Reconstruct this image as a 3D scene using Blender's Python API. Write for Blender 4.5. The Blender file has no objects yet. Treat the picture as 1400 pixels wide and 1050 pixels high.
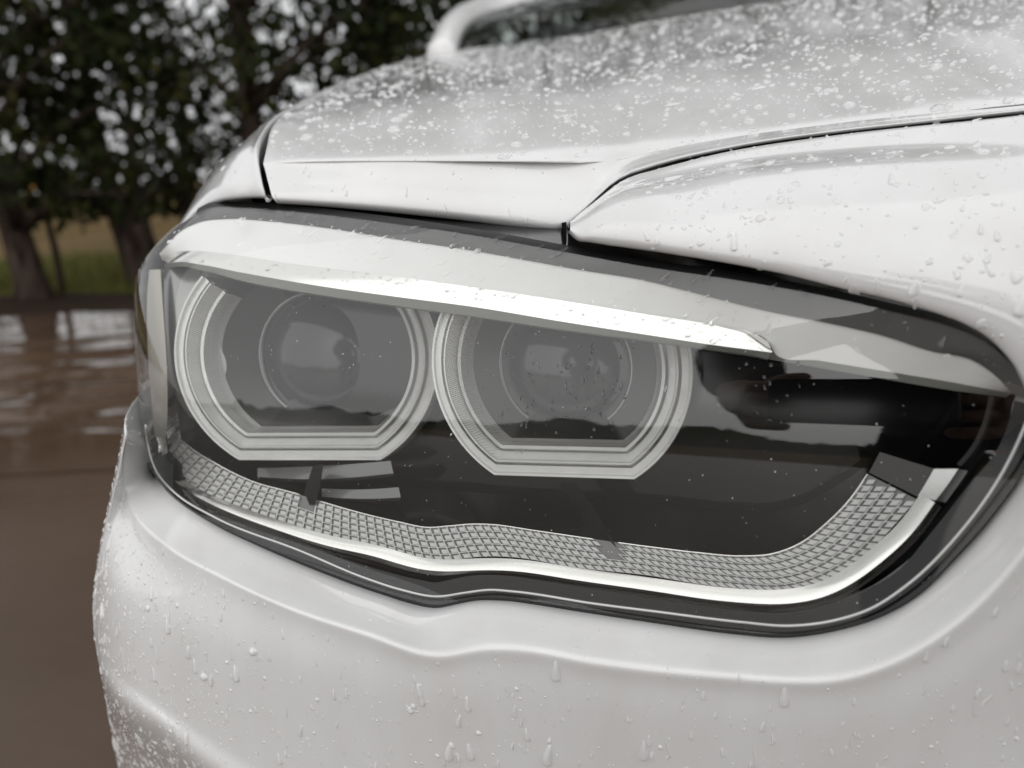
import bpy, math, random
import numpy as np
from mathutils import Vector, Matrix

rng = np.random.default_rng(7)
random.seed(7)
sc = bpy.context.scene
COL = sc.collection
R = math.radians

# ------------------------------------------------------------------ camera, sky, sun, exposure
CAM = np.array([0.0, 0.0, 0.80])
PITCH, ROLL = R(14), R(3)
FPX = 1050.0
Fw = np.array([0, math.cos(PITCH), -math.sin(PITCH)])
U0 = np.array([0, math.sin(PITCH), math.cos(PITCH)])
R0 = np.array([1.0, 0, 0])
CU = math.cos(ROLL) * U0 + math.sin(ROLL) * R0
CR_ = math.cos(ROLL) * R0 - math.sin(ROLL) * U0
cd = bpy.data.cameras.new('camera')
cam = bpy.data.objects.new('camera', cd)
COL.objects.link(cam)
M = Matrix(((CR_[0], CU[0], -Fw[0], CAM[0]), (CR_[1], CU[1], -Fw[1], CAM[1]), (CR_[2], CU[2], -Fw[2], CAM[2]), (0, 0, 0, 1)))
cam.matrix_world = M
cd.sensor_width = 36
cd.lens = 27
cd.clip_start = 0.01
cd.clip_end = 4000
cd.dof.use_dof = True
cd.dof.focus_distance = 0.365
cd.dof.aperture_fstop = 6.0
sc.camera = cam

w = bpy.data.worlds.new('World')
sc.world = w
w.use_nodes = True
nt = w.node_tree
nt.nodes.clear()
sky = nt.nodes.new('ShaderNodeTexSky')
sky.sky_type = 'NISHITA'
sky.sun_disc = False
sky.sun_elevation = R(28)
sky.sun_rotation = R(188)
sky.dust_density = 4
hs = nt.nodes.new('ShaderNodeHueSaturation')
hs.inputs['Saturation'].default_value = 0.12
mx = nt.nodes.new('ShaderNodeMix')
mx.data_type = 'RGBA'
mx.inputs['Factor'].default_value = 0.80
mx.inputs['B'].default_value = (9.5, 9.55, 9.65, 1)      # the flat cloud layer
bg = nt.nodes.new('ShaderNodeBackground')
bg.inputs['Strength'].default_value = 0.1
wo = nt.nodes.new('ShaderNodeOutputWorld')
nt.links.new(sky.outputs[0], hs.inputs['Color'])
nt.links.new(hs.outputs[0], mx.inputs['A'])
nt.links.new(mx.outputs['Result'], bg.inputs[0])
nt.links.new(bg.outputs[0], wo.inputs[0])

sd = bpy.data.lights.new('sun', 'SUN')
sun = bpy.data.objects.new('sun', sd)
COL.objects.link(sun)
sd.energy = 1.75
sd.angle = R(140)
sd.color = (1, 0.985, 0.965)
sun.rotation_euler = (R(62), 0, R(-8))
sc.view_settings.view_transform = 'Standard'
sc.view_settings.look = 'None'
sc.view_settings.exposure = 0.0
sc.view_settings.gamma = 1
sc.view_settings.use_curve_mapping = False
sc.cycles.use_denoising = True
sc.cycles.denoising_input_passes = 'RGB_ALBEDO_NORMAL'
sc.cycles.denoising_prefilter = 'ACCURATE'
sc.cycles.max_bounces = 12
sc.cycles.transparent_max_bounces = 16
sc.cycles.sample_clamp_indirect = 8

# ------------------------------------------------------------------ helpers
def ray(px, py):
    return Fw + (px - 700) / FPX * CR_ + (525 - py) / FPX * CU

def at(px, py, Y):
    d = ray(px, py)
    return CAM + d * (Y / d[1])

def topx(p):
    q = np.asarray(p, float) - CAM
    d = q @ Fw
    return np.stack([700 + FPX * (q @ CR_) / d, 525 - FPX * (q @ CU) / d], -1)

def depth(p):
    return float((np.asarray(p) - CAM) @ Fw)

def hermite(pts, t, knots):
    """non-uniform cubic through pts at knots, sampled at t (pts: (k, ...))"""
    pts = np.asarray(pts, float)
    k = len(pts)
    if k == 2:
        f = ((t - knots[0]) / (knots[1] - knots[0])).reshape((-1,) + (1,) * (pts.ndim - 1))
        return pts[0] * (1 - f) + pts[1] * f
    h = np.diff(knots)
    sh = (-1,) + (1,) * (pts.ndim - 1)
    dl = np.diff(pts, axis=0) / h.reshape(sh)
    m = np.empty_like(pts)
    w1 = (h[1:] / (h[:-1] + h[1:])).reshape(sh)
    m[1:-1] = dl[:-1] * w1 + dl[1:] * (1 - w1)
    m[0], m[-1] = dl[0] * 1.5 - m[1] * 0.5, dl[-1] * 1.5 - m[-2] * 0.5
    i = np.clip(np.searchsorted(knots, t, 'right') - 1, 0, k - 2)
    x = ((t - knots[i]) / h[i]).reshape(sh)
    hh = h[i].reshape(sh)
    return ((2*x**3 - 3*x**2 + 1) * pts[i] + (x**3 - 2*x**2 + x) * hh * m[i]
            + (-2*x**3 + 3*x**2) * pts[i + 1] + (x**3 - x**2) * hh * m[i + 1])

def chord(pts):
    d = np.linalg.norm(np.diff(np.asarray(pts, float), axis=0), axis=-1)
    return np.concatenate([[0], np.cumsum(np.maximum(d, 1e-7))])

def curve(pts, n):
    pts = np.asarray(pts, float)
    k = chord(pts)
    dense = hermite(pts, np.linspace(0, k[-1], max(400, n)), k)
    c = chord(dense)
    t = np.linspace(0, c[-1], n)
    return np.stack([np.interp(t, c, dense[:, j]) for j in range(pts.shape[1])], -1)

def patch(rows, nu, nv, power=1.0):
    """smooth surface through a grid of control points rows[r][c]"""
    A = np.asarray(rows, float)
    ku = np.mean([chord(r) for r in A], axis=0)
    B = np.stack([hermite(r, np.linspace(0, ku[-1], nu), ku) for r in A])
    kv = np.mean([chord(A[:, j]) for j in range(A.shape[1])], axis=0)
    return hermite(B, np.linspace(0, 1, nv) ** power * kv[-1], kv).transpose(1, 0, 2)

def obj(name, verts, faces, mat, parent=None, smooth=True, mats=None, midx=None):
    me = bpy.data.meshes.new(name)
    me.from_pydata([tuple(v) for v in np.asarray(verts, float).tolist()], [], faces)
    for m_ in (mats or [mat]):
        me.materials.append(m_)
    if midx is not None:
        me.polygons.foreach_set('material_index', np.asarray(midx, np.int32))
    if smooth:
        me.polygons.foreach_set('use_smooth', np.ones(len(me.polygons), bool))
    me.update()
    o = bpy.data.objects.new(name, me)
    COL.objects.link(o)
    if parent:
        o.parent = parent
    return o

def gridf(n, m, off=0):
    i, j = np.meshgrid(np.arange(n - 1), np.arange(m - 1), indexing='ij')
    a = (i * m + j).ravel() + off
    return np.stack([a, a + m, a + m + 1, a + 1], -1)

def smooth_t(G, iu, iv, u0=0.0, v_keep=()):
    """fair the distance from the eye over a panel, leaving its outline where it is (u along axis 0, v along axis 1)"""
    q = G - CAM
    t = np.linalg.norm(q, axis=-1)
    dr = q / t[..., None]
    n_, m_ = t.shape
    wu = sstep(u0, u0 + 0.06, np.linspace(0, 1, n_))[:, None] if u0 > 0 else np.ones((n_, 1))
    wv = np.ones((1, m_))
    for k in v_keep:
        wv *= 1 - np.exp(-((np.linspace(0, 1, m_) - k) / 0.02) ** 2)[None]
    for k in range(max(iu, iv)):
        if k < iu:
            a = t.copy()
            a[1:-1] = 0.25 * t[:-2] + 0.5 * t[1:-1] + 0.25 * t[2:]
            t = t + (a - t) * wu
        if k < iv:
            a = t.copy()
            a[:, 1:-1] = 0.25 * t[:, :-2] + 0.5 * t[:, 1:-1] + 0.25 * t[:, 2:]
            t = t + (a - t) * wu * wv
    return CAM + dr * t[..., None]

def sstep(a, b, x):
    t = np.clip((x - a) / (b - a), 0, 1)
    return t * t * (3 - 2 * t)

class MB:
    """collects pieces of ONE object"""
    def __init__(s):
        s.v, s.f, s.n = [], [], 0
    def add(s, v, f):
        v = np.asarray(v, float)
        s.v.append(v)
        s.f += [[int(x) + s.n for x in q] for q in f]
        s.n += len(v)
        return s
    def grid(s, P, face=None):
        n, m = P.shape[:2]
        f = gridf(n, m)
        if face is not None:
            c = P.reshape(-1, 3)
            q = f[len(f) // 2]
            nn = np.cross(c[q[1]] - c[q[0]], c[q[3]] - c[q[0]])
            if nn @ (face - c[q[0]]) < 0:
                f = f[:, ::-1]
        return s.add(P.reshape(-1, 3), f.tolist())
    def box(s, lo, hi, rot=None, c=None):
        lo, hi = np.array(lo, float), np.array(hi, float)
        v = np.array([[(lo, hi)[a][0], (lo, hi)[b][1], (lo, hi)[d][2]] for a in (0, 1) for b in (0, 1) for d in (0, 1)])
        if rot is not None:
            v = v @ np.array(rot).T
        if c is not None:
            v = v + np.array(c)
        return s.add(v, [[0, 1, 3, 2], [4, 6, 7, 5], [0, 4, 5, 1], [2, 3, 7, 6], [0, 2, 6, 4], [1, 5, 7, 3]])
    def tube(s, pts, r, n=8, cap=True):
        pts = np.asarray(pts, float)
        r = np.broadcast_to(np.asarray(r, float), (len(pts),))
        t = np.gradient(pts, axis=0)
        t /= np.linalg.norm(t, axis=1)[:, None] + 1e-12
        up = np.array([0.123, 0.31, 0.94]) if abs(t[0][2]) < 0.9 else np.array([1.0, 0.1, 0])
        a = np.cross(t, up)
        a /= np.linalg.norm(a, axis=1)[:, None] + 1e-12
        b = np.cross(t, a)
        ph = np.linspace(0, 2 * math.pi, n, endpoint=False)
        P = pts[:, None] + r[:, None, None] * (np.cos(ph)[None, :, None] * a[:, None] + np.sin(ph)[None, :, None] * b[:, None])
        k = len(pts)
        f = [[i * n + j, i * n + (j + 1) % n, (i + 1) * n + (j + 1) % n, (i + 1) * n + j] for i in range(k - 1) for j in range(n)]
        if cap:
            f += [list(range(n))[::-1], [(k - 1) * n + j for j in range(n)]]
        return s.add(P.reshape(-1, 3), f)
    def build(s, name, mat, parent=None, smooth=True):
        return obj(name, np.concatenate(s.v), s.f, mat, parent, smooth)

def tag(o, label=None, cat=None, group=None, kind=None):
    for k, v in (('label', label), ('category', cat), ('group', group), ('kind', kind)):
        if v:
            o[k] = v
    return o

def empty(name, loc=(0, 0, 0)):
    o = bpy.data.objects.new(name, None)
    COL.objects.link(o)
    o.location = loc
    return o

# ------------------------------------------------------------------ materials
def mat(name, base=(0.5, 0.5, 0.5), rough=0.5, metal=0.0, coat=0.0, spec=0.5, build=None, **kw):
    m = bpy.data.materials.new(name)
    m.use_nodes = True
    n = m.node_tree
    p = n.nodes['Principled BSDF']
    p.inputs['Base Color'].default_value = (*base, 1)
    p.inputs['Roughness'].default_value = rough
    p.inputs['Metallic'].default_value = metal
    p.inputs['Coat Weight'].default_value = coat
    p.inputs['Coat Roughness'].default_value = 0.02
    p.inputs['Specular IOR Level'].default_value = spec
    for k, v in kw.items():
        p.inputs[k.replace('_', ' ')].default_value = v
    if build:
        build(n, p)
    return m

def nd(n, t, **kw):
    x = n.nodes.new('ShaderNode' + t)
    for k, v in kw.items():
        if k in x.inputs:
            x.inputs[k].default_value = v
        else:
            setattr(x, k, v)
    return x

def coords(n, scale=(1, 1, 1), kind='Object'):
    tc = nd(n, 'TexCoord')
    mp = nd(n, 'Mapping')
    mp.inputs['Scale'].default_value = scale
    n.links.new(tc.outputs[kind], mp.inputs[0])
    return mp.outputs[0]

def noise(n, vec, scale, detail=4, rough=0.55):
    x = nd(n, 'TexNoise')
    x.inputs['Scale'].default_value = scale
    x.inputs['Detail'].default_value = detail
    x.inputs['Roughness'].default_value = rough
    n.links.new(vec, x.inputs['Vector'])
    return x.outputs['Fac']

def ramp(n, fac, stops):
    r = nd(n, 'ValToRGB')
    e = r.color_ramp.elements
    while len(e) < len(stops):
        e.new(0.5)
    for k, (p, c) in enumerate(stops):
        e[k].position = p
        e[k].color = (*c, 1) if len(c) == 3 else c
    n.links.new(fac, r.inputs[0])
    return r.outputs[0]

def bump(n, p, fac, strength, dist, prev=None):
    b = nd(n, 'Bump')
    b.inputs['Strength'].default_value = strength
    b.inputs['Distance'].default_value = dist
    n.links.new(fac, b.inputs['Height'])
    if prev:
        n.links.new(prev, b.inputs['Normal'])
    n.links.new(b.outputs[0], p.inputs['Normal'])
    return b.outputs[0]

def paint_nodes(n, p):
    v = coords(n, (1, 1, 0.25))
    f = noise(n, v, 22, 6, 0.62)
    c = ramp(n, f, [(0.33, (0.69, 0.686, 0.682)), (0.62, (0.745, 0.745, 0.745))])     # thin road film
    n.links.new(c, p.inputs['Base Color'])
    g = noise(n, coords(n), 60, 3)
    r = ramp(n, g, [(0.35, (0.10,) * 3), (0.7, (0.2,) * 3)])
    n.links.new(r, p.inputs['Roughness'])
    # water film: very shallow runs and beads too fine to model
    w1 = noise(n, coords(n, (1, 1, 0.3)), 420, 2)
    w1r = ramp(n, w1, [(0.55, (0, 0, 0)), (0.66, (1, 1, 1))])
    b = nd(n, 'Bump')
    b.inputs['Strength'].default_value = 0.06
    b.inputs['Distance'].default_value = 0.0006
    n.links.new(w1r, b.inputs['Height'])
    n.links.new(b.outputs[0], p.inputs['Coat Normal'])

PAINT = mat('white_paint', (0.78, 0.775, 0.77), 0.3, coat=1.0, build=paint_nodes)
WETP = mat('white_paint_misted', (0.78, 0.775, 0.77), 0.35, coat=1.0, build=paint_nodes)
WETP.node_tree.nodes['Principled BSDF'].inputs['Coat Roughness'].default_value = 0.12
BLACK = mat('black_plastic', (0.006, 0.006, 0.006), 0.12, spec=0.4)
BLACKM = mat('black_rubber', (0.008, 0.008, 0.008), 0.45, spec=0.3)
GAP = mat('dark_cavity', (0.004, 0.004, 0.004), 0.8, spec=0.1)
CHROME = mat('bright_chrome', (0.95, 0.93, 0.90), 0.13, metal=1.0)
SATIN = mat('satin_silver', (0.86, 0.85, 0.84), 0.3, metal=0.9)
BROW = mat('white_brow_plastic', (0.88, 0.875, 0.865), 0.25, coat=0.3)
FLG = mat('flange_sky_grey', (0.10, 0.098, 0.098), 0.3)  # grey base stands in for sky reflected in the lens top
GUIDE = mat('clear_light_guide', (0.90, 0.90, 0.88), 0.12, coat=0.6)
UNDER = mat('frosted_edge', (0.36, 0.37, 0.34), 0.3)
GREYP = mat('grey_reflector_plastic', (0.52, 0.515, 0.505), 0.35, metal=0.3)
DARKP = mat('charcoal_plastic', (0.030, 0.029, 0.028), 0.3)
PROJ = mat('projector_glass', (0.025, 0.025, 0.027), 0.13, coat=0.0)

def ring_nodes(n, p):
    # moulded fine ribs round the ring: angle stored in the UV-free object attribute
    a = nd(n, 'Attribute', attribute_name='rib')
    s = nd(n, 'Math', operation='SINE')
    n.links.new(a.outputs['Fac'], s.inputs[0])
    bump(n, p, s.outputs[0], 0.5, 0.0006)
    f = noise(n, coords(n), 130, 3)
    c = ramp(n, f, [(0.3, (0.76, 0.755, 0.735)), (0.7, (0.82, 0.815, 0.80))])
    n.links.new(c, p.inputs['Base Color'])
RINGM = mat('milky_acrylic', (0.6, 0.6, 0.57), 0.12, metal=0.35, coat=1.0, build=ring_nodes)

def thin_glass(name, tint=(0.95, 0.96, 0.955), f0=0.04, haze=0.0):
    m = bpy.data.materials.new(name)
    m.use_nodes = True
    n = m.node_tree
    n.nodes.clear()
    lw = nd(n, 'LayerWeight')
    lw.inputs['Blend'].default_value = 0.5
    pw = nd(n, 'Math', operation='POWER')
    pw.inputs[1].default_value = 5
    n.links.new(lw.outputs['Facing'], pw.inputs[0])
    ma = nd(n, 'Math', operation='MULTIPLY_ADD')
    ma.inputs[1].default_value = 1 - 2 * f0
    ma.inputs[2].default_value = 2 * f0
    ma.use_clamp = True
    n.links.new(pw.outputs[0], ma.inputs[0])
    tr = nd(n, 'BsdfTransparent')
    tr.inputs[0].default_value = (*tint, 1)
    gl = nd(n, 'BsdfGlossy')
    gl.inputs['Roughness'].default_value = 0.015
    gl.inputs[0].default_value = (1, 1, 1, 1)
    ms = nd(n, 'MixShader')
    n.links.new(ma.outputs[0], ms.inputs[0])
    n.links.new(tr.outputs[0], ms.inputs[1])
    n.links.new(gl.outputs[0], ms.inputs[2])
    out = nd(n, 'OutputMaterial')
    n.links.new(ms.outputs[0], out.inputs[0])
    return m
LENSM = thin_glass('polycarbonate_lens', f0=0.034)
WINDM = thin_glass('windscreen_glass', (0.45, 0.5, 0.47), 0.012)
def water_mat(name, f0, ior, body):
    """rain: Fresnel gloss over weak refraction; on white paint a white diffuse share imitates light focused by the drop"""
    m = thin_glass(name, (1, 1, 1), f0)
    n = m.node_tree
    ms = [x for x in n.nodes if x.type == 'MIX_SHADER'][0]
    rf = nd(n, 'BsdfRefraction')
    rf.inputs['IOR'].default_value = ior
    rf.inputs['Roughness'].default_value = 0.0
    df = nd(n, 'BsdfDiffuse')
    df.inputs[0].default_value = (0.94, 0.94, 0.94, 1)  # white body colour in place of sky light focused through the drop
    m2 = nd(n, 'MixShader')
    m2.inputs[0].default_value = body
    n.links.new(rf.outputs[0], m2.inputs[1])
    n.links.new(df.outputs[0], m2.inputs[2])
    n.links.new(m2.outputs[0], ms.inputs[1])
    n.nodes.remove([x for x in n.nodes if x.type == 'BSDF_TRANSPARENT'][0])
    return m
WATER = water_mat('rain_on_lens', 0.02, 1.3, 0.0)
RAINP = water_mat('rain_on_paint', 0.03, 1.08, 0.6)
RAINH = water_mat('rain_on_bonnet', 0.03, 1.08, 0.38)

# ------------------------------------------------------------------ the headlight's outer surface
# plan curve seen from above (car axis = Y), running from the nose round the corner to the wing
PLAN = curve([(0.42, 0.205), (0.30, 0.226), (0.20, 0.252), (0.15, 0.270), (0.10, 0.289), (0.05, 0.308), (0, 0.327),
              (-0.05, 0.346), (-0.10, 0.366), (-0.152, 0.388), (-0.196, 0.412), (-0.2185, 0.437), (-0.2338, 0.468),
              (-0.2425, 0.51), (-0.2485, 0.57), (-0.2530, 0.66), (-0.255, 0.80)], 900)
_t = np.gradient(PLAN, axis=0)
_t /= np.linalg.norm(_t, axis=1)[:, None]
PNI = np.stack([_t[:, 1], -_t[:, 0]], -1)            # inward normal (away from the camera)
SARC = chord(PLAN)
_z = np.array([0.50, 0.62, 0.65, 0.68, 0.70, 0.72, 0.735, 0.75, 0.765, 0.78, 0.80, 0.83])
_e = np.tan(np.radians([3, 3.5, 5.5, 8, 10.5, 14, 18, 24, 33, 45, 60, 68]))
GZ = np.linspace(0.5, 0.83, 400)
_ge = np.interp(GZ, _z, _e)
GV = np.concatenate([[0], np.cumsum((_ge[1:] + _ge[:-1]) / 2 * np.diff(GZ))])
GV -= np.interp(0.68, GZ, GV)
def g(z):
    return np.interp(z, GZ, GV)

def S(s, z, d=0.0):
    s, z = np.broadcast_arrays(np.asarray(s, float), np.asarray(z, float))
    x = np.interp(s, SARC, PLAN[:, 0]) + d * np.interp(s, SARC, PNI[:, 0])
    y = np.interp(s, SARC, PLAN[:, 1]) + d * np.interp(s, SARC, PNI[:, 1]) + g(z)
    return np.stack([x, y, z], -1)

TT = np.linspace(0.16, 0.75, 1200)
_off = {}
def P(px, py, d=0.0):
    """point where the sight line meets the lens surface pushed in by d"""
    if d not in _off:
        o = PLAN + PNI * d
        o = o[::-1]
        keep = np.concatenate([[True], np.diff(np.maximum.accumulate(o[:, 0])) > 0])
        _off[d] = o[keep]
    o = _off[d]
    for k in range(80):
        dr = ray(px + k, py)
        q = CAM + dr[None] * (TT / dr[1])[:, None]
        f = q[:, 1] - g(q[:, 2]) - np.interp(q[:, 0], o[:, 0], o[:, 1], left=9)
        i = np.argmax(f > 0)
        if f[i] > 0 and i > 0:
            a = f[i - 1] / (f[i - 1] - f[i])
            return q[i - 1] * (1 - a) + q[i] * a
    raise ValueError((px, py, d))

def proj(pts, d=0.0, n=None):
    c = curve(pts, n) if n else np.asarray(pts, float)
    dd = np.broadcast_to(d, (len(c),)) if np.ndim(d) == 0 else np.interp(np.linspace(0, 1, len(c)), np.linspace(0, 1, len(d)), d)
    return np.array([P(x, y, round(float(k), 4)) for (x, y), k in zip(c, dd)])

def strip(a, b, da, db, n=120, m=2, bulge=0.0):
    A, B = proj(a, da, n), proj(b, db, n)
    t = np.linspace(0, 1, m)[None, :, None]
    G = A[:, None] * (1 - t) + B[:, None] * t
    if bulge:
        G[..., 1] -= (np.sin(np.pi * t) * bulge)[..., 0]
    return G

# ------------------------------------------------------------------ CAR
car = empty('car', (0.65, 1.9, 0))
tag(car, 'white wet car filling the picture, seen close at its twin ring headlight', 'car')
CARINV = Matrix.Translation((-0.65, -1.9, 0))
def part(o, parent=None):
    o.parent = parent or car
    o.matrix_parent_inverse = CARINV
    return o

# outlines in picture space, put on the curved lens surface
LOW = [(1426, 556), (1400, 641), (1362, 697), (1304, 763), (1256, 811), (1207, 838), (1143, 858), (1079, 867), (1000, 862),
       (900, 848), (800, 833), (735, 823), (690, 817), (650, 817), (620, 823), (596, 827), (565, 821), (520, 808), (440, 779), (360, 746), (294, 715),
       (245, 684), (215, 655), (199, 626), (192, 600)]
UPP = [(1426, 556), (1412, 524), (1380, 494), (1343, 464), (1300, 446), (1229, 428), (1114, 402), (1000, 382), (879, 364), (764, 343),
       (650, 322), (507, 301), (379, 287), (320, 283), (285, 284), (268, 292)]
lo3 = proj(LOW, 0, 160)
up3 = proj(UPP, 0, 160)
def s_of(p):
    return np.interp(-p[:, 0], -PLAN[:, 0], SARC)
sl, su = s_of(lo3), s_of(up3)
s_tip, s_end = min(sl[0], su[0]), SARC[-1] - 0.14
ext = lambda s, z, tail: (np.concatenate([s, [t[0] for t in tail]]), np.concatenate([z, [t[1] for t in tail]]))
sL, zL = ext(sl, lo3[:, 2], [(sl[-1] + 0.05, lo3[-1, 2] + 0.006), (s_end, lo3[-1, 2] + 0.035)])
sU, zU = ext(su, up3[:, 2], [(su[-1] + 0.014, up3[-1, 2] - 0.006), (su[-1] + 0.03, up3[-1, 2] - 0.016), (su[-1] + 0.06, up3[-1, 2] - 0.034), (s_end, up3[-1, 2] - 0.05)])
def lens_grid(d, ns=220, nz=60, s0=None, inset=0.0):
    s = np.concatenate([np.linspace(s_tip, s_tip + 0.04, 50)[:-1], np.linspace(s_tip + 0.04, s_end, ns)])
    a, b = np.interp(s, sL, zL) + inset, np.interp(s, sU, zU) - inset
    b = np.maximum(b, a + 1e-4)
    v = np.linspace(0, 1, nz)
    return S(s[:, None], a[:, None] * (1 - v) + b[:, None] * v, d)
LG = lens_grid(0.0)

# the housing: dark bowl behind the lens
hb = MB()
BG = lens_grid(0.052, 160, 40, inset=-0.008)
hb.grid(BG)
edge0 = np.concatenate([LG[:, 0], LG[::-1, -1]])
BGf = lens_grid(0.052, 220, 60, inset=-0.008)
edge1 = np.concatenate([BGf[:, 0], BGf[::-1, -1]])
edge0b = edge0 + (edge1 - edge0) * 0.05
hb.grid(np.stack([edge0b, edge1], 1))
headlight = part(hb.build('headlight', BLACK))
def sub(o):
    o.parent = headlight
    o.matrix_parent_inverse = headlight.matrix_world.inverted() if False else Matrix.Identity(4)
    return o

lm = MB()
lm.grid(LG, CAM)
sub(lm.build('lens_cover', LENSM))

# dark flange under the lens edge, bright moulded lip, outer gasket
def outward(pts, k, n):
    c = curve(pts, n)
    t = np.gradient(c, axis=0)
    t /= np.linalg.norm(t, axis=1)[:, None]
    return c + k * np.stack([-t[:, 1], t[:, 0]], -1)
FL_IN = [(1383, 545), (1345, 640), (1291, 693), (1240, 760), (1191, 802), (1143, 826), (1079, 838), (1043, 838), (971, 831), (900, 820), (786, 805),
         (700, 791), (671, 789), (640, 792), (600, 795), (560, 787), (500, 770), (466, 761), (380, 734), (294, 700), (251, 676), (224, 650), (208, 618), (203, 580)]
lowv = [p for p in LOW]
fl = MB()
lc = curve(LOW, 200)
lt_ = np.gradient(lc, axis=0)
lt_ /= np.linalg.norm(lt_, axis=1)[:, None]
lw_ = np.interp(lc[:, 0], [192, 215, 245, 294, 440, 596, 900, 1079, 1207, 1304, 1362, 1426], [8, 9, 9, 14, 24, 31, 28, 29, 38, 46, 52, 40])
for _ in range(20):
    lw_[1:-1] = (lw_[:-2] + 2 * lw_[1:-1] + lw_[2:]) / 4
li = lc + np.stack([-lt_[:, 1], lt_[:, 0]], -1) * lw_[:, None]
fa, fb_ = proj(lc, 0.0012), proj(li, 0.008)
f4_ = np.linspace(0, 1, 4)[None, :, None]
fl.grid(fa[:, None] * (1 - f4_) + fb_[:, None] * f4_)
UT = [(1383, 538), (1362, 515), (1330, 493), (1272, 480), (1207, 459), (1143, 444), (1047, 425), (936, 397), (879, 383), (793, 369), (721, 356),
      (650, 343), (536, 326), (450, 312), (364, 302), (310, 299), (270, 304), (240, 320), (218, 347)]
sub(fl.build('flange', BLACK))
fu = MB()
fu.grid(strip(UPP, UT, 0.0012, 0.005, 160, 4))
sub(fu.build('upper_flange', FLG))
LIP = [(1418, 530), (1399, 586), (1368, 649), (1314, 725), (1240, 799), (1191, 831), (1143, 847), (1079, 855), (1014, 850), (900, 836), (814, 825), (700, 808),
       (671, 806), (635, 810), (600, 815), (546, 805), (500, 790), (409, 752), (294, 707), (240, 674), (214, 644), (203, 612), (199, 580)]
lp = MB()
lp.tube(proj(LIP, 0.0, 200) + np.array([0, -0.0003, 0]), 0.0006, 6)
sub(lp.build('lens_lip', mat('clear_lip', (0.55, 0.55, 0.54), 0.08, metal=0.6)))
gk = MB()
low_d = curve(LOW, 160)
up_d = curve(UPP, 160)
gk.grid(np.stack([proj(low_d, 0.0005), proj(low_d, 0.008) + np.array([0, 0.002, -0.007])], 1))
gk.grid(np.stack([proj(up_d, 0.0005), proj(up_d, 0.004) + np.array([0, 0.004, 0.003]), proj(up_d, 0.006) + np.array([0, 0.024, 0.002])], 1))
part(gk.build('gasket', BLACKM))

# chrome lower trim
def SZ(px, py):
    p = P(px, py, 0.0)
    return float(np.interp(-p[0], -PLAN[:, 0], SARC)), float(p[2])
CH_T = [(1254, 683), (1217, 725), (1188, 757), (1156, 780), (1117, 799), (1079, 808), (1014, 805), (950, 798), (900, 789), (786, 776), (700, 762), (665, 761),
        (640, 763), (609, 767), (571, 763), (500, 743), (466, 737), (380, 711), (294, 680), (251, 660), (225, 636), (212, 605), (207, 560), (209, 500), (216, 430), (232, 365)]
CH_B = [(1278, 687), (1240, 738), (1207, 767), (1175, 792), (1127, 817), (1079, 826), (1014, 824), (971, 820), (900, 809), (786, 793), (700, 780), (671, 779),
        (640, 780), (614, 782), (586, 781), (500, 757), (466, 751), (380, 725), (294, 692), (251, 669), (224, 645), (210, 618), (205, 596)]
CH_V = [(1291, 691), (1240, 760), (1191, 802), (1143, 826), (1079, 837), (1043, 837), (971, 830), (900, 819), (786, 804), (700, 790), (671, 788),
        (640, 791), (600, 794), (560, 786), (500, 769), (466, 760), (380, 733), (294, 699), (251, 675), (218, 646), (203, 610), (196, 560), (197, 500), (204, 430), (220, 365)]
ch = MB()
def fair(c, it):
    c = c.copy()
    for _ in range(it):
        c[1:-1] = (c[:-2] + 2 * c[1:-1] + c[2:]) / 4
    return c
cc = fair(curve(CH_B, 300), 30)
tt_ = np.gradient(cc, axis=0)
tt_ /= np.linalg.norm(tt_, axis=1)[:, None]
nn_ = np.stack([tt_[:, 1], -tt_[:, 0]], -1)              # outwards
t_ = np.linspace(0, 1, 300)
w1 = np.interp(t_, [0, 0.10, 0.25, 0.43, 0.68, 0.88, 0.95, 1], [23, 23, 19, 17, 16, 12, 8, 4])
w2 = np.interp(t_, [0, 0.10, 0.25, 0.43, 0.68, 0.88, 0.95, 1], [11, 11, 10, 10, 11, 7, 5, 2])
CT, CV = cc - nn_ * w1[:, None], cc + nn_ * w2[:, None]
pT, pB, pV = (fair(proj(c, d), 30) for c, d in ((CT, 0.0125), (cc, 0.0075), (CV, 0.0100)))
f4 = np.linspace(0, 1, 7)[None, :, None]
G = pT[:, None] * (1 - f4) + pB[:, None] * f4
G[..., 1] -= (np.sin(np.pi * f4) * 0.0005)[..., 0]
ch.grid(G)
f3 = np.linspace(0, 1, 3)[None, :, None]
ch.grid(pB[:, None] * (1 - f3) + pV[:, None] * f3)
sA_, sB_ = SZ(193, 500)[0], SZ(207, 500)[0]
zA_ = np.linspace(SZ(212, 606)[1], SZ(222, 372)[1], 40)
wS_ = np.sin(np.linspace(0.12, math.pi - 0.12, 40)) ** 0.5
sB_ = sA_ + (sB_ - sA_) * wS_
sd_ = MB()
sd_.grid(np.stack([S(sA_ + 0 * zA_, zA_, 0.004), S(sA_ * 0.6 + sB_ * 0.4, zA_, 0.0045), S(sB_, zA_, 0.0085)], 1))
sub(sd_.build('side_trim', mat('beige_silver_trim', (0.36, 0.335, 0.305), 0.3, metal=0.7)))
ch.grid(strip([(1277, 641), (1266, 660), (1255, 678)], [(1310, 641), (1296, 662), (1279, 684)], 0.013, 0.0075, 12, 4))
ch.grid(strip([(1310, 641), (1296, 662), (1279, 684)], [(1323, 644), (1310, 663), (1293, 687)], 0.0075, 0.0115, 12, 3))
sub(ch.build('chrome_trim', CHROME))

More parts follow.
